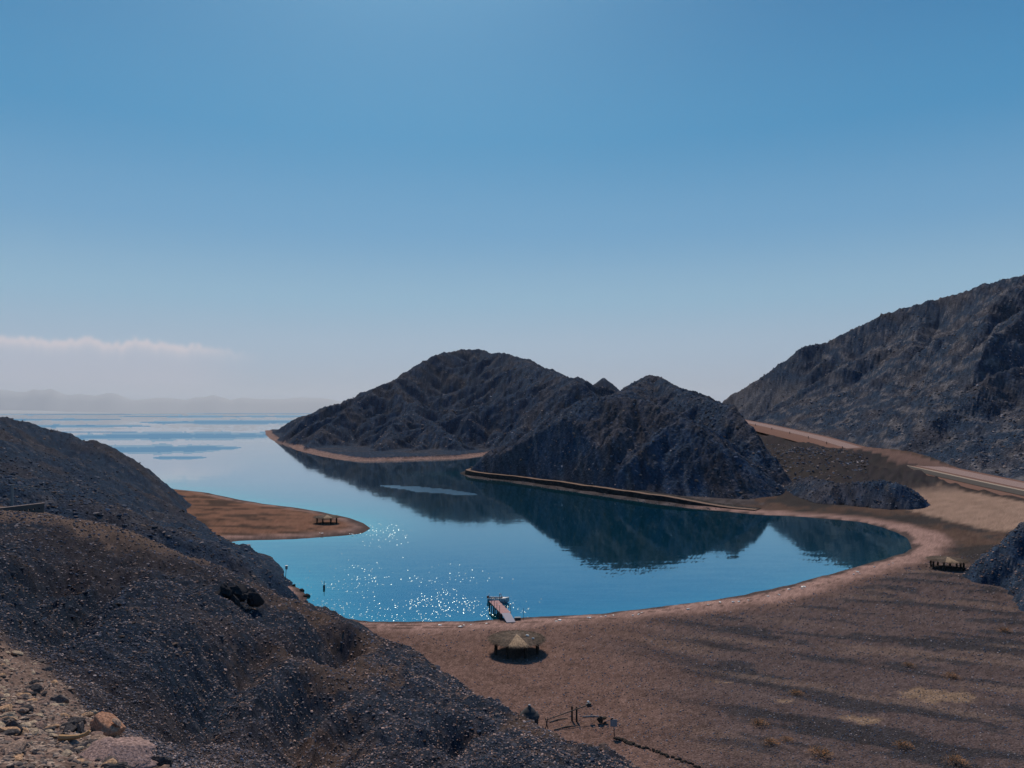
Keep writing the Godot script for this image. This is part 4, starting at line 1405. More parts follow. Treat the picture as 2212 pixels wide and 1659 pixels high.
func make_boulders() -> void:
	var slope := get_node("hillside")
	var tones: Array = []
	for c in [Color(0.33, 0.235, 0.19), Color(0.42, 0.33, 0.25), Color(0.26, 0.18, 0.155), Color(0.15, 0.125, 0.12), Color(0.075, 0.07, 0.075), Color(0.45, 0.29, 0.19)]:
		var m: StandardMaterial3D = M.boulder.duplicate()
		m.albedo_color = Color(c.r * 1.8, c.g * 1.75, c.b * 1.7).linear_to_srgb()
		tones.append(m)
	var kinds: Array = []
	for i in 6: kinds.append(stone_mesh(300 + i, [0.5, 0.62, 0.4, 0.75, 0.55, 0.45][i], 0.35, 2))
	# the rubble stones at the sandy foot, biggest first
	var n := 0
	var tries := 0
	var k := 0
	while n < 290 and tries < 9000:
		tries += 1
		var u := rng.randf_range(-0.67, -0.40)
		var d := 1.0 / lerpf(1.0 / 9.0, 1.0 / 26.0, rng.randf())
		var x := u * d
		if rubble(x, -d) < 0.3: continue
		if rng.randf() > 0.12 + smoothstep(11.0, 14.5, d): continue
		var sz := rng.randf_range(0.045, 0.10) + 0.09 * pow(rng.randf(), 4.0)
		one_stone(slope, "stone" if k == 0 else "stone_%03d" % k, kinds[rng.randi() % 6], Vector3(x, near_y(x, -d) + sz * 0.15, -d), Vector3(sz * rng.randf_range(0.8, 1.5), sz * rng.randf_range(0.7, 1.1), sz * rng.randf_range(0.8, 1.4)),
			Vector3(rng.randf_range(-0.3, 0.3), rng.randf() * TAU, rng.randf_range(-0.3, 0.3)), tones[[0, 0, 1, 1, 2, 3, 4, 4, 5, 2][rng.randi() % 10]])
		k += 1
		n += 1
	var drop := func(px: float, py: float, d: float, lift: float) -> Vector3:
		var p := at(px, py, d)
		return Vector3(p.x, near_y(p.x, p.z) + lift, p.z)
	var big := stone_mesh(401, 0.95, 0.30, 4)
	var b := thing("boulder", drop.call(240, 1572, 14.5, 0.17))
	tag(b, "big rounded tan boulder at the edge of the sandy rubble", "boulder")
	one_stone(b, "body", big, Vector3.ZERO, Vector3(0.37, 0.33, 0.34), Vector3(0.1, 0.7, -0.15), M.tan)
	var flake := stone_mesh(402, 0.35, 0.3, 2)
	one_stone(b, "flake", flake, Vector3(0.17, 0.17, 0.12), Vector3(0.13, 0.08, 0.10), Vector3(0.2, 0.4, -0.7), tones[0])
	var slab := thing("rock_slab", drop.call(232, 1652, 10.2, 0.0))
	tag(slab, "broad mauve rock slab with a ridged top and dark pits at the bottom edge", "rock")
	one_stone(slab, "body", stone_mesh(403, 0.62, 0.32, 5), Vector3.ZERO, Vector3(0.56, 0.38, 0.42), Vector3(0.15, 0.3, 0.10), M.mauve)
	one_stone(slab, "ledge", stone_mesh(404, 0.5, 0.4, 3), Vector3(-0.22, -0.08, 0.22), Vector3(0.34, 0.2, 0.24), Vector3(0.2, 1.0, 0.1), M.mauve)
	var list := [
		[338, 1642, 11.2, 0.05, "angular dark grey block just right of the mauve slab", 411, Vector3(0.26, 0.26, 0.22), 4, 0.8, "rock"],
		[300, 1612, 12.0, 0.05, "small pointed charcoal rock wedged behind the mauve slab", 412, Vector3(0.14, 0.19, 0.13), 4, 0.9, "rock"],
		[312, 1634, 11.0, 0.06, "smooth orange stone between the mauve slab and the dark block", 413, Vector3(0.11, 0.10, 0.09), 5, 0.7, "stone"],
		[28, 1580, 13.0, 0.05, "squat dark block alone on the pale sand near the left edge", 414, Vector3(0.15, 0.17, 0.14), 4, 0.85, "rock"],
		[173, 1562, 14.0, 0.06, "upright grey squared stone left of the tan boulder", 415, Vector3(0.075, 0.17, 0.075), 3, 1.1, "stone"],
		[148, 1560, 14.6, 0.04, "dark flat-topped rock beside the upright grey stone", 416, Vector3(0.19, 0.15, 0.15), 4, 0.7, "rock"],
		[165, 1532, 15.6, 0.05, "dark wedge of rock with a pale cap behind the upright grey stone", 417, Vector3(0.19, 0.18, 0.16), 4, 0.8, "rock"],
		[132, 1480, 18.5, 0.07, "rounded grey-brown boulder half buried where the dark slope meets the rubble", 418, Vector3(0.23, 0.21, 0.2), 3, 0.8, "boulder"],
		[78, 1468, 19.0, 0.05, "blue-grey angular rock left of the half buried boulder", 419, Vector3(0.16, 0.15, 0.14), 4, 0.8, "rock"],
		[70, 1508, 16.8, 0.04, "rust coloured stone among the pale rubble stones", 420, Vector3(0.13, 0.09, 0.11), 5, 0.6, "stone"],
		[262, 1612, 12.2, 0.04, "grey-brown rock in the hollow under the tan boulder", 421, Vector3(0.14, 0.12, 0.12), 3, 0.7, "rock"]]
	for e in list:
		var t := thing("rock" if e[9] != "stone" else "stone_block", drop.call(e[0], e[1], e[2], e[3]))
		tag(t, e[4], e[9])
		one_stone(t, "body", stone_mesh(e[5], e[8], 0.38, 3), Vector3.ZERO, e[6], Vector3(rng.randf_range(-0.2, 0.2), rng.randf() * TAU, rng.randf_range(-0.2, 0.2)), tones[e[7]])
	var oc := thing("rock_outcrop", drop.call(503, 1318, 60.0, 0.2))
	tag(oc, "dark craggy outcrop of broken rock standing out of the middle of the stony slope", "rock outcrop")
	for e in 14:
		var q := Vector3(rng.randfn() * 0.9, 0.0, rng.randfn() * 0.6)
		q.y = 0.75 - 0.5 * Vector2(q.x, q.z * 1.3).length()
		one_stone(oc, "block" if e == 0 else "block_%03d" % e, stone_mesh(601 + e, 0.9, 0.5, 3), q, Vector3(rng.randf_range(0.35, 0.8), rng.randf_range(0.4, 0.9), rng.randf_range(0.35, 0.7)), Vector3(rng.randf_range(-0.4, 0.4), rng.randf() * TAU, rng.randf_range(-0.4, 0.4)), M.darkrock)
	# a curved piece of weathered timber and a scrap of turquoise plastic
	var st := st_new()
	var pts := [Vector3(-0.24, 0.03, 0.02), Vector3(-0.08, 0.02, 0.0), Vector3(0.08, 0.035, 0.0), Vector3(0.19, 0.07, -0.02), Vector3(0.25, 0.12, -0.03)]
	for i in 4: bar(st, pts[i], pts[i + 1], lerpf(0.05, 0.03, i / 3.0), lerpf(0.05, 0.03, (i + 1) / 3.0), 7)
	var dw := put_mesh("driftwood", done(st), M.orange)
	dw.position = drop.call(160, 1578, 13.2, 0.02)
	tag(dw, "curved orange-tan strip of weathered wood lying in front of the upright grey stone", "driftwood")
	var bt := thing("plastic_bottle", drop.call(217, 1607, 12.3, 0.05), 0.6)
	tag(bt, "small turquoise plastic bottle lying in the rubble below the tan boulder", "bottle")
	var body := put_mesh("body", lathe([Vector2(0, 0), Vector2(0.035, 0.005), Vector2(0.037, 0.11), Vector2(0.014, 0.15), Vector2(0.014, 0.165)], 12), M.teal, bt)
	body.rotation = Vector3(0, 0, 1.45)
	var cap := put_mesh("cap", lathe([Vector2(0.0165, 0.16), Vector2(0.0165, 0.185), Vector2(0, 0.187)], 10), M.white, bt)
	cap.rotation = Vector3(0, 0, 1.45)

# ================================================================ shelters of palm thatch
func make_shelter() -> Node3D:
	var g := thing("thatched_shelter", Vector3.ZERO)
	var r := RandomNumberGenerator.new()
	r.seed = 9
	for i in 8:
		var a := TAU * (i + 0.5) / 8.0
		var p := Vector3(cos(a) * 3.25, 0, sin(a) * 3.25)
		var st := st_new()
		for l in 5:
			var wv := Vector3(r.randf_range(-0.03, 0.03), 0, r.randf_range(-0.03, 0.03))
			bar(st, p + wv + Vector3(0, l * 0.4 - 0.3, 0), p + wv + Vector3(0, l * 0.43 + 0.15, 0), 0.21 + r.randf_range(-0.02, 0.02), 0.20 + r.randf_range(-0.02, 0.02), 9)
		put_mesh("post", done(st), M.post, g)
	var st := st_new()
	for i in 8:
		var a := TAU * (i + 0.5) / 8.0
		var b := TAU * (i + 1.5) / 8.0
		bar(st, Vector3(cos(a) * 3.25, 1.88, sin(a) * 3.25), Vector3(cos(b) * 3.25, 1.88, sin(b) * 3.25), 0.10, 0.10, 6)
	put_mesh("ring_beam", done(st), M.wood, g)
	for i in 8:
		var a := TAU * (i + 0.5) / 8.0
		st = st_new()
		bar(st, Vector3(cos(a) * 3.9, 1.90, sin(a) * 3.9), Vector3(0, 2.44, 0), 0.06, 0.06, 5)
		put_mesh("rafter", done(st), M.wood, g)
	# the thatch: a shell with hundreds of palm blades laid on it, shaggy at the eaves
	var roof := func(a0: float, a1: float, c0: Color, c1: Color, blades: int, lift: float) -> ArrayMesh:
		var s2 := st_new()
		var n := maxi(int(48.0 * (a1 - a0) / TAU), 4)
		var rad := [4.05, 3.3, 2.3, 1.2, 0.0]
		var hh := [1.98, 2.14, 2.32, 2.48, 2.58]
		for i in n:
			var t0 := lerpf(a0, a1, float(i) / n)
			var t1 := lerpf(a0, a1, float(i + 1) / n)
			for k in 4:
				for v in [[t0, k], [t0, k + 1], [t1, k + 1], [t0, k], [t1, k + 1], [t1, k]]:
					s2.set_color(c0.lerp(c1, r.randf()))
					var w := 1.0 + 0.03 * sin(v[0] * 23.0 + v[1])
					s2.add_vertex(Vector3(cos(v[0]) * rad[v[1]] * w, hh[v[1]] + lift, sin(v[0]) * rad[v[1]] * w))
		for i in blades:
			var a := r.randf_range(a0, a1)
			var q := sqrt(r.randf_range(0.02, 1.0)) * 4.1
			var y := lerpf(2.58, 1.98, q / 4.05) + lift + r.randf_range(0.0, 0.10)
			var p := Vector3(cos(a) * q, y, sin(a) * q)
			var out := Vector3(cos(a + r.randf_range(-0.3, 0.3)), -0.16 - (0.45 if q > 3.75 else 0.0) * r.randf(), sin(a + r.randf_range(-0.3, 0.3)))
			var ln := r.randf_range(0.25, 0.6)
			var sd := out.cross(Vector3.UP).normalized() * r.randf_range(0.02, 0.06)
			var c := c0.lerp(c1, r.randf()) * r.randf_range(0.6, 1.5)
			var e := p + out * ln + Vector3(0, r.randf_range(-0.05, 0.08), 0)
			for v in [p - sd, p + sd, e, p + sd + Vector3(0, 0.03, 0), p - sd + Vector3(0, 0.03, 0), e]:
				s2.set_color(c)
				s2.add_vertex(v)
		s2.generate_normals()
		return s2.commit()
	var th := put_mesh("thatch", roof.call(0.0, TAU, Color(0.060, 0.043, 0.033), Color(0.165, 0.110, 0.078), 3200, 0.0), M.thatch, g)
	th.set_meta("label", "weathered grey-brown palm thatch")
	var pale_wedge := put_mesh("thatch_panel", roof.call(1.15, 1.85, Color(0.26, 0.175, 0.115), Color(0.40, 0.28, 0.18), 420, 0.05), M.thatch, g)  # a wedge of the roof in a lighter straw colour
	pale_wedge.set_meta("label", "paler straw panel on the landward side")
	return g

func make_beach_things() -> void:
	var spot := func(px: float, py: float) -> Vector3:
		# where a sight line over that survey mark meets the low ground
		var y := 1.2
		var p := on_level(px, py, y)
		for i in 4:
			y = ground_y(p.x, p.z)
			p = on_level(px, py, y)
		return Vector3(p.x, y, p.z)
	var g := make_shelter()
	tag(g, "round open shelter with shaggy palm thatch on the beach just inshore of the jetty", "shelter", "round thatched beach shelters")
	g.position = spot.call(1116, 1409)
	var g2 := copy_of(g)
	tag(g2, "round thatched shelter out on the ochre spit across the cove", "shelter", "round thatched beach shelters")
	g2.position = spot.call(706, 1130)
	g2.rotation.y = 0.25
	var g3 := copy_of(g)
	tag(g3, "round thatched shelter at the far right end of the beach", "shelter", "round thatched beach shelters")
	g3.position = spot.call(2046, 1228)
	g3.rotation.y = -0.3
	for e in [[g, -0.9, -0.6, 0.3], [g, 2.5, 0.9, -0.5]]:
		pass
	# two pale blocks that hold the thatch down on the nearest shelter
	var blk: MeshInstance3D = null
	for e in [[1.55, 2.52, 0.35, 0.2, "pale block lying on the thatch right of the straw panel"], [2.35, 2.36, 1.25, 1.1, "pale block low on the thatch near the right eave"]]:
		var st := st_new()
		box(st, Transform3D.IDENTITY, Vector3(0.42, 0.2, 0.24), 0.03)
		var o := put_mesh("block", done(st), M.white)
		o.position = g.position + Vector3(e[0], e[1], e[2])
		o.rotation = Vector3(0.1, e[3], -0.28)
		tag(o, e[4], "block")

	# ------------------------------------------------ the jetty
	var shore_end: Vector3 = on_level(1104, 1343, 0.7)
	var j := thing("jetty", Vector3(shore_end.x, 0, shore_end.z), 0.26)
	tag(j, "narrow jetty with a pink deck and a blue-grey ramp down to the beach", "jetty")
	# local axes: -z runs out over the water
	var st := st_new()
	box(st, Transform3D(Basis.from_euler(Vector3(0.17, 0, 0)) * Basis(Vector3.UP, PI / 2), Vector3(0, 0.92, -1.75)), Vector3(3.7, 0.12, 1.55), 0.02)
	put_mesh("ramp", done(st), M.slate, j)
	st = st_new()
	for i in 18:
		box(st, Transform3D(Basis(), Vector3(rng.randf_range(-0.02, 0.02), 1.22 + rng.randf_range(-0.01, 0.01), -3.75 - i * 0.5)), Vector3(1.78, 0.10, 0.478), 0.02)
	var deck := put_mesh("deck", done(st), M.pink, j)
	for s in [-0.8, 0.8]:
		st = st_new()
		box(st, Transform3D(Basis(Vector3.UP, PI / 2), Vector3(s, 1.05, -8.0)), Vector3(9.0, 0.22, 0.14), 0.02)
		put_mesh("beam", done(st), M.wood, j)
	for i in 7:
		for s in [-0.82, 0.82]:
			st = st_new()
			bar(st, Vector3(s, -1.8, -3.7 - i * 1.42), Vector3(s, 1.0, -3.7 - i * 1.42), 0.11, 0.10, 8)
			put_mesh("pile", done(st), M.dark, j)
	for i in 5:
		for s in [-1.0, 1.0]:
			if s > 0 and i == 1: continue
			var z := -3.9 - i * 2.05
			st = st_new()
			bar(st, Vector3(s, -0.5, z), Vector3(s + rng.randf_range(-0.05, 0.05), 2.5 + rng.randf_range(-0.15, 0.2), z), 0.045, 0.04, 6)
			var po := put_mesh("mooring_pole", done(st), M.dark, j)
			st = st_new()
			bar(st, Vector3(s, 2.5, z), Vector3(s, 2.66, z), 0.075, 0.07, 7)
			put_mesh("cap", done(st), M.white, po)
	# fenders along the open side
	for i in 5:
		st = st_new()
		bar(st, Vector3(0.96, 0.75, -4.6 - i * 1.9), Vector3(0.96, 1.2, -4.6 - i * 1.9), 0.13, 0.13, 9)
		put_mesh("fender", done(st), M.white, j)

	# ------------------------------------------------ the boat at its head
	var bp: Vector3 = on_level(1076, 1293, 0.6)
	var bo := thing("motorboat", Vector3(bp.x, 0, bp.z), -0.30)
	tag(bo, "small white motorboat with a dark underside moored at the head of the jetty", "boat")
	# hull: stations along x from the stern (-) to the bow (+)
	st = st_new()
	var stations := [[-1.9, 0.72, 0.10, 0.62], [-1.0, 0.85, 0.02, 0.62], [0.0, 0.88, 0.0, 0.66], [1.0, 0.70, 0.04, 0.76], [1.8, 0.34, 0.22, 0.90], [2.2, 0.03, 0.5, 0.98]]
	var ring := func(e: Array) -> Array:
		return [Vector3(e[0], e[3], -e[1]), Vector3(e[0], e[3] * 0.45, -e[1] * 0.92), Vector3(e[0], e[2] - 0.15, -e[1] * 0.4), Vector3(e[0], e[2] - 0.25, 0), Vector3(e[0], e[2] - 0.15, e[1] * 0.4), Vector3(e[0], e[3] * 0.45, e[1] * 0.92), Vector3(e[0], e[3], e[1])]
	for i in 5:
		var a: Array = ring.call(stations[i])
		var b: Array = ring.call(stations[i + 1])
		for k in 6: quad(st, a[k], b[k], b[k + 1], a[k + 1])
	var tr: Array = ring.call(stations[0])
	for k in 5:
		for v in [tr[0], tr[k + 1], tr[k + 2] if k < 5 else tr[6]]: st.add_vertex(v)
	put_mesh("hull", done(st), M.hull, bo)
	st = st_new()
	for i in 5:
		for sd in [-1.0, 1.0]:
			var a: Array = stations[i]
			var b: Array = stations[i + 1]
			bar(st, Vector3(a[0], a[3] + 0.02, a[1] * sd), Vector3(b[0], b[3] + 0.02, b[1] * sd), 0.07, 0.07, 6)
	put_mesh("gunwale", done(st), M.white, bo)
	st = st_new()
	box(st, Transform3D(Basis(), Vector3(-0.3, 0.30, 0)), Vector3(2.9, 0.05, 1.2), 0.01)
	put_mesh("floor", done(st), M.white, bo)
	st = st_new()
	quad(st, Vector3(0.8, 0.76, -0.72), Vector3(0.8, 0.76, 0.72), Vector3(2.1, 0.98, 0.08), Vector3(2.1, 0.98, -0.08))
	put_mesh("foredeck", done(st), M.white, bo)
	for x in [-1.1, 0.1]:
		st = st_new()
		box(st, Transform3D(Basis(Vector3.UP, PI / 2), Vector3(x, 0.55, 0)), Vector3(1.45, 0.08, 0.36), 0.02)
		put_mesh("bench", done(st), M.dark, bo)
	st = st_new()
	box(st, Transform3D(Basis(), Vector3(-2.05, 0.72, 0)), Vector3(0.34, 0.5, 0.3), 0.06)
	bar(st, Vector3(-2.08, 0.5, 0), Vector3(-2.12, -0.4, 0), 0.07, 0.05, 6)
	put_mesh("outboard_motor", done(st), M.rust, bo)
	st = st_new()
	for sd in [-0.5, 0.5]:
		bar(st, Vector3(0.55, 0.7, sd), Vector3(0.45, 1.45, sd * 0.8), 0.035, 0.035, 6)
	bar(st, Vector3(0.45, 1.45, -0.42), Vector3(0.45, 1.45, 0.42), 0.05, 0.05, 6)
	put_mesh("rail_arch", done(st), M.rust, bo)

	# ------------------------------------------------ crate, stakes, marker
	st = st_new()
	box(st, Transform3D(Basis(), Vector3(0, 0.22, 0)), Vector3(1.0, 0.44, 0.6), 0.04)
	var cr := thing("crate", spot.call(1118, 1339.5), 0.1)
	put_mesh("body", done(st), M.dark, cr)
	st = st_new()
	box(st, Transform3D(Basis(), Vector3(0, 0.47, 0)), Vector3(1.08, 0.06, 0.68), 0.02)
	put_mesh("lid", done(st), M.grey, cr)
	tag(cr, "dark crate with a grey lid beside the foot of the jetty ramp", "crate")
	st = st_new()
	bar(st, Vector3(0, -0.2, 0), Vector3(-0.03, 2.1, 0), 0.035, 0.03, 6)
	var sk := put_mesh("stake", done(st), M.wood)
	sk.position = spot.call(1131, 1340)
	tag(sk, "thin dark stake standing on the beach right of the jetty", "stake")
	st = st_new()
	bar(st, Vector3(0, 0, 0), Vector3(1.6, 0.02, 0.9), 0.05, 0.04, 6)
	bar(st, Vector3(1.6, 0.02, 0.9), Vector3(2.3, 0.03, 0.9), 0.04, 0.03, 6)
	var rp := put_mesh("mooring_rope", done(st), M.dark)
	rp.position = spot.call(1104, 1346) + Vector3(0, 0.06, 0)
	rp.rotation.y = -0.5
	tag(rp, "dark mooring line trailing from the ramp foot over the sand", "rope")
	var mk := thing("water_marker", on_level(700, 1271, 0.0))
	tag(mk, "black stake with a dark float standing in the shallow cove water", "marker buoy")
	st = st_new()
	bar(st, Vector3(0, -1.5, 0), Vector3(0.03, 1.5, 0), 0.06, 0.05, 7)
	put_mesh("stake", done(st), M.dark, mk)
	put_mesh("float", lathe([Vector2(0, -0.1), Vector2(0.2, 0.0), Vector2(0.24, 0.35), Vector2(0.2, 0.62), Vector2(0.05, 0.72)], 10), M.dark, mk)
	var lp := thing("light_pole", spot.call(615.5, 1262))
	tag(lp, "tall thin pole with a box head on the rocky ledge", "pole")
	st = st_new()
	bar(st, Vector3(0, 0.4, 0), Vector3(0.28, 3.5, 0), 0.06, 0.05, 8)
	put_mesh("shaft", done(st), M.dark, lp)
	put_mesh("drum_base", lathe([Vector2(0, -0.3), Vector2(0.38, -0.3), Vector2(0.40, 0.7), Vector2(0.34, 0.75), Vector2(0, 0.75)], 12), M.dark, lp)
	st = st_new()
	box(st, Transform3D(Basis(Vector3.BACK, PI / 2), Vector3(0.29, 3.45, 0)), Vector3(0.72, 0.44, 0.40), 0.04)
	var hd := put_mesh("lamp_head", done(st), M.grey, lp)
	st = st_new()
	box(st, Transform3D(Basis(), Vector3(0.29, 3.84, 0)), Vector3(0.54, 0.05, 0.48), 0.02)
	put_mesh("cap", done(st), M.white, hd)
	for e in [[634, 1266, 0.34, "dark rock on the outer edge of the ledge, nearest the lamp pole"], [652, 1277, 0.42, "squat dark rock near the tip of the ledge"], [663, 1288, 0.55, "largest dark rock at the tip of the ledge"], [658, 1301, 0.5, "dark rock at the water's edge on the near corner of the ledge"]]:
		var t := thing("ledge_rock", spot.call(e[0], e[1]))
		one_stone(t, "body", stone_mesh(500 + int(e[0]), 0.8, 0.35, 2), Vector3(0, 0.1, 0), Vector3.ONE * e[2] * 1.3, Vector3(0.1, e[0], 0), M.post)
		tag(t, e[3], "rock", "rocks round the ledge")

	# ------------------------------------------------ the little beehive hut
	var hut := thing("beehive_hut", spot.call(1143.5, 1572))
	tag(hut, "small round dark hut with a domed thatched top behind the stony slope", "hut")
	put_mesh("wall", lathe([Vector2(0.96, -0.4), Vector2(0.98, 0.5), Vector2(1.0, 1.25)], 24, 0.02), M.hutwall, hut)
	var hr := put_mesh("roof", lathe([Vector2(1.10, 1.12), Vector2(1.12, 1.22), Vector2(0.98, 1.55), Vector2(0.80, 1.62), Vector2(0.76, 1.70), Vector2(0.52, 2.02), Vector2(0.40, 2.07), Vector2(0.34, 2.14), Vector2(0.12, 2.36), Vector2(0.0, 2.40)], 24, 0.04), M.hutroof, hut)
	put_mesh("finial", lathe([Vector2(0, 2.33), Vector2(0.14, 2.38), Vector2(0.15, 2.48), Vector2(0, 2.56)], 10), M.pale, hr)

	# ------------------------------------------------ the barrier and the bits round it
	var fk: Vector3 = spot.call(1181, 1574)
	var pp: Vector3 = spot.call(1240, 1558)
	var br := thing("barrier", fk)
	tag(br, "pole barrier resting on a forked stick and hinged between two posts on the track", "barrier")
	st = st_new()
	bar(st, Vector3(-0.16, -0.1, 0), Vector3(0.14, 1.15, 0.02), 0.06, 0.05, 6)
	bar(st, Vector3(0.16, -0.1, 0), Vector3(-0.16, 1.15, -0.02), 0.06, 0.05, 6)
	put_mesh("forked_stick", done(st), M.dark, br)
	var rel := pp - fk
	for o in [-0.22, 0.28]:
		st = st_new()
		box(st, Transform3D(Basis(Vector3.BACK, PI / 2), rel + Vector3(o, 0.75, o * 0.4)), Vector3(1.7, 0.2, 0.18), 0.03)
		put_mesh("post", done(st), M.post, br)
	var tip := rel + Vector3(1.55, 1.75, -0.1)
	st = st_new()
	bar(st, Vector3(0.0, 0.95, 0), tip, 0.05, 0.07, 7)
	put_mesh("boom", done(st), M.wood, br)
	st = st_new()
	box(st, Transform3D(Basis(Vector3.BACK, 0.2), tip + Vector3(0.15, 0.0, 0)), Vector3(0.5, 0.42, 0.36), 0.04)
	put_mesh("counterweight", done(st), M.dark, br)
	var ball := put_mesh("float_ball", lathe([Vector2(0, -0.13), Vector2(0.11, -0.08), Vector2(0.15, 0.0), Vector2(0.11, 0.09), Vector2(0, 0.13)], 12), M.white)
	ball.position = fk + tip + Vector3(0.05, 0.36, 0)
	tag(ball, "white float ball resting on the counterweight of the barrier", "float")
	for e in [[1206, 1556, "thin weathered branch lying on the ground between the forked stick and the barrier posts", 2.4, 0.5], [1283, 1549, "grey weathered beam lying right of the barrier posts", 2.6, -0.05], [1222, 1572, "dark crooked branch lying behind the forked stick", 3.0, 0.45]]:
		st = st_new()
		var half: float = e[3] * 0.5
		bar(st, Vector3(-half, 0.06, 0.1), Vector3(0, 0.09, -0.05), 0.06, 0.07, 6)
		bar(st, Vector3(0, 0.09, -0.05), Vector3(half, 0.05, 0.1), 0.07, 0.04, 6)
		var o := put_mesh("branch", done(st), M.grey if e[1] == 1549 else M.wood)
		o.position = spot.call(e[0], e[1])
		o.rotation.y = e[4]
		tag(o, e[2], "branch")
	var heap := thing("rock_heap", spot.call(1302, 1562))
	tag(heap, "small heap of dark broken stone with a white scrap right of the fallen beam", "rubble heap")
	for i in 7:
		one_stone(heap, "stone" if i == 0 else "stone_%03d" % i, stone_kinds[i % 5], Vector3(rng.randf_range(-0.45, 0.45), 0.15 + 0.07 * i, rng.randf_range(-0.3, 0.3)), Vector3.ONE * rng.randf_range(0.2, 0.42), Vector3(0, i, 0.3), M.post)
	# the sign board
	var sg := thing("sign", spot.call(1326, 1591))
	tag(sg, "blank grey square board on a thin post at the start of the row of stones", "sign")
	st = st_new()
	bar(st, Vector3(0.06, -0.2, 0), Vector3(-0.02, 1.75, 0), 0.05, 0.045, 7)
	put_mesh("post", done(st), M.dark, sg)
	st = st_new()
	box(st, Transform3D(Basis(Vector3.UP, PI / 2), Vector3(-0.02, 1.45, 0.07)), Vector3(0.05, 0.76, 0.72), 0.02)
	put_mesh("board", done(st), M.grey, sg)
	st = st_new()
	box(st, Transform3D(Basis(Vector3.BACK, 0.5), Vector3(-0.22, 1.88, 0.07)), Vector3(0.3, 0.14, 0.06), 0.02)
	put_mesh("scrap", done(st), M.post, sg)
	# the kerb of stones that edges the track
	var line := [[1326, 1594], [1345, 1600], [1362, 1607], [1396, 1618], [1430, 1629], [1470, 1644], [1512, 1660], [1560, 1682]]
	var ks: MeshInstance3D = null
	for i in line.size() - 1:
		for q in 9:
			var f := (q + rng.randf_range(0.1, 0.9)) / 9.0
			var p: Vector3 = spot.call(lerpf(line[i][0], line[i + 1][0], f) + rng.randf_range(-2, 2), lerpf(line[i][1], line[i + 1][1], f) + rng.randf_range(-2.5, 1.5))
			var o := MeshInstance3D.new()
			o.mesh = stone_kinds[rng.randi() % 5]
			o.material_override = M.post
			o.name = numbered("kerb_stone")
			add_child(o, true)
			o.transform = Transform3D(Basis.from_euler(Vector3(0, rng.randf() * TAU, 0)).scaled_local(Vector3.ONE * rng.randf_range(0.13, 0.30)), p + Vector3(0, 0.06, 0))
			tag(o, "rough grey stone in the row that edges the track beyond the sign", "stone", "stones edging the track")
	# pale stones and flotsam along the tide line
	var strand := [[905, 1350, 1060, 1347], [1180, 1338, 1300, 1331], [1300, 1331, 1450, 1316], [1450, 1316, 1640, 1287], [1640, 1288, 1800, 1252], [1800, 1252, 1930, 1212], [1900, 1148, 1990, 1200], [640, 1150, 780, 1150]]
	for e in strand:
		for q in 6:
			var f := rng.randf()
			var p: Vector3 = spot.call(lerpf(e[0], e[2], f), lerpf(e[1], e[3], f) + rng.randf_range(0, 7))
			var o := MeshInstance3D.new()
			o.mesh = stone_kinds[rng.randi() % 5]
			o.material_override = M.white
			o.name = numbered("pale_stone")
			add_child(o, true)
			var sz := rng.randf_range(0.14, 0.30)
			o.transform = Transform3D(Basis.from_euler(Vector3(0, rng.randf() * TAU, 0)).scaled_local(Vector3(sz * 1.6, sz * 0.8, sz)), p + Vector3(0, 0.08, 0))
			tag(o, "small whitish stone lying on the sand along the waterline of the cove", "stone", "pale stones along the tide line")
	# dry desert shrubs on the gravel fan
	var shrub := func(sd: int) -> ArrayMesh:
		var r := RandomNumberGenerator.new()
		r.seed = sd
		var s2 := st_new()
		for i in 420:
			var a := r.randf() * TAU
			var el := r.randf_range(0.1, 1.3)
			var q := Vector3(cos(a) * cos(el), sin(el) * 0.75, sin(a) * cos(el)) * r.randf_range(0.35, 1.0)
			var dirv := (q.normalized() + Vector3(r.randf_range(-0.6, 0.6), r.randf_range(-0.2, 0.7), r.randf_range(-0.6, 0.6))).normalized() * r.randf_range(0.1, 0.24)
			var sdv := dirv.cross(Vector3.UP).normalized() * 0.02
			var c := Color(0.42, 0.17, 0.055).lerp(Color(0.20, 0.12, 0.06), r.randf()) * r.randf_range(0.6, 1.3)
			for v in [q - sdv, q + sdv, q + dirv]:
				s2.set_color(c)
				s2.add_vertex(v)
		for i in 14:
			var a := r.randf() * TAU
			s2.set_color(Color(0.08, 0.06, 0.045))
			bar(s2, Vector3.ZERO, Vector3(cos(a) * 0.6, r.randf_range(0.3, 0.6), sin(a) * 0.6), 0.025, 0.01, 4, false)
		s2.generate_normals()
		return s2.commit()
	var sh: Array = [shrub.call(1), shrub.call(2), shrub.call(3)]
	var i := 0
	for e in [[1640, 1566, 1.15, "rounded orange desert shrub, the one nearest the sign"], [1665, 1607, 1.0, "low orange shrub left of the twin shrub at its right"], [1700, 1601, 0.8, "small rust coloured shrub right of a low orange one"], [1773, 1634, 1.5, "largest orange-brown shrub, near the bottom of the gravel fan"], [2056, 1465, 1.2, "rust coloured shrub near the big pale sand patch"], [1951, 1614, 1.1, "dull olive-brown shrub by itself at the lower right"], [2065, 1650, 1.3, "orange shrub at the bottom edge near the right corner"], [1720, 1500, 1.0, "dark brown shrub on the middle of the gravel fan"], [1963, 1440, 1.0, "small orange shrub above the big pale sand patch"], [2170, 1365, 1.3, "orange shrub close under the right-hand rock bluff"]]:
		var o := thing("dry_shrub", spot.call(e[0], e[1]), i * 1.3)
		var f := put_mesh("twigs", sh[i % 3], M.thatch, o)
		f.scale = Vector3(e[2], e[2] * 0.75, e[2])
		tag(o, e[3], "shrub", "dry shrubs on the gravel fan")
		i += 1

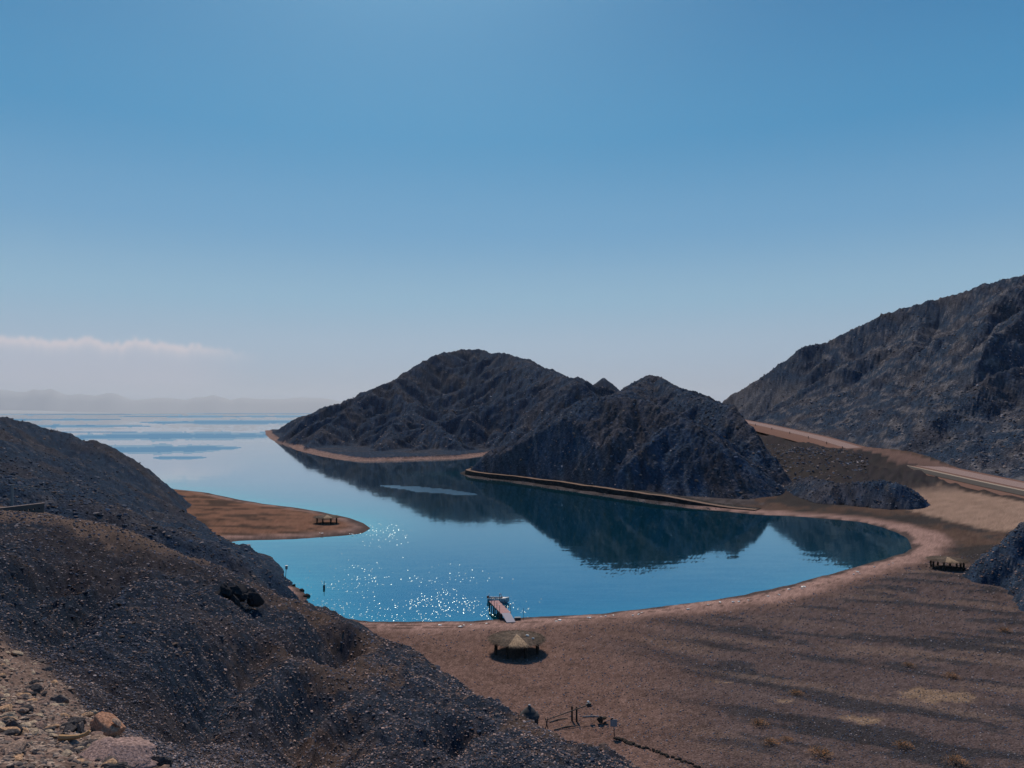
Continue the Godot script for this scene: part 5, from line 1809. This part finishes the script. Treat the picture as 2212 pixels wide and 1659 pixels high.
# ================================================================ left edge: parapet and pole on the slope
func make_left_things() -> void:
	var a := at(-30, 1101, 78)
	var b := at(94, 1086.5, 84)
	var dir := b - a
	var w := thing("parapet", Vector3(a.x, a.y, a.z))
	tag(w, "low dark parapet wall with pale coping and a row of small openings", "wall")
	var yaw := atan2(-dir.z, dir.x)
	w.rotation.y = yaw
	var len := Vector2(dir.x, dir.z).length()
	var slope := dir.y / len
	# built in bays so that the openings go right through
	var pitch := 0.565
	var n := int(len / pitch)
	var x := len - 0.62
	var st := st_new()
	var h := 1.15
	var cuts: Array = []
	while x > 0.4:
		cuts.append(x)
		x -= pitch
	var y_of := func(t: float) -> float: return slope * t
	# piers between the openings, sill below, lintel above
	var piece := func(x0: float, x1: float, y0: float, y1: float) -> void:
		var s2 := st
		var f := [Vector3(x0, y_of.call(x0) + y0, 0.11), Vector3(x1, y_of.call(x1) + y0, 0.11), Vector3(x1, y_of.call(x1) + y1, 0.11), Vector3(x0, y_of.call(x0) + y1, 0.11)]
		var k: Array = []
		for v in f: k.append(v - Vector3(0, 0, 0.22))
		quad(s2, f[3], f[2], f[1], f[0])
		quad(s2, k[0], k[1], k[2], k[3])
		quad(s2, f[3], k[3], k[2], f[2])
		quad(s2, f[0], f[1], k[1], k[0])
		quad(s2, f[0], k[0], k[3], f[3])
		quad(s2, f[1], f[2], k[2], k[1])
	piece.call(-3.0, len, -h - 1.2, -0.62)
	piece.call(-3.0, len, -0.44, -0.04)
	var prev := len
	for c in cuts:
		piece.call(c + 0.14, prev, -0.62, -0.44)
		prev = c - 0.14
	piece.call(-3.0, prev, -0.62, -0.44)
	# rounded shoulders of the openings
	for c in cuts:
		for sd in [-1.0, 1.0]:
			for z in [0.11, -0.11]:
				var v := [Vector3(c + sd * 0.14, y_of.call(c) - 0.44, z), Vector3(c + sd * 0.06, y_of.call(c) - 0.44, z), Vector3(c + sd * 0.14, y_of.call(c) - 0.54, z)]
				if (sd > 0) == (z > 0): v.reverse()
				for q in v: st.add_vertex(q)
	put_mesh("wall", done(st), M.wall, w)
	st = st_new()
	box(st, Transform3D(Basis(Vector3.BACK, atan(slope)), Vector3(len * 0.5 - 1.5, y_of.call(len * 0.5 - 1.5) + 0.0, 0)), Vector3(len + 3.1, 0.06, 0.27), 0.02)
	put_mesh("coping", done(st), M.cap, w)
	# pale ground behind the wall that shows through the openings
	var p := at(26, 1077, 104)
	var po := thing("canopy_pole", p)
	tag(po, "thick grey pole with two thin sloping arms above the parapet", "pole")
	st = st_new()
	bar(st, Vector3(0, -1.6, 0), Vector3(0, 1.7, 0), 0.19, 0.17, 9)
	put_mesh("shaft", done(st), M.polegrey, po)
	for e in [Vector3(-2.4, 1.05, 0), Vector3(4.9, 1.2, -0.4)]:
		st = st_new()
		bar(st, Vector3(0, 1.82, 0), e, 0.055, 0.04, 6)
		put_mesh("arm", done(st), M.polegrey, po)
	st = st_new()
	bar(st, Vector3(-0.25, 1.75, 0), Vector3(0.3, 1.85, 0), 0.10, 0.10, 7)
	put_mesh("head", done(st), M.polegrey, po)

func _ready() -> void:
	rng.seed = 20240
	setup_view()
	make_materials()
	setup_survey()
	make_sea()
	make_land()
	make_road()
	make_shore_path()
	make_scree()
	make_boulders()
	make_beach_things()
	make_left_things()
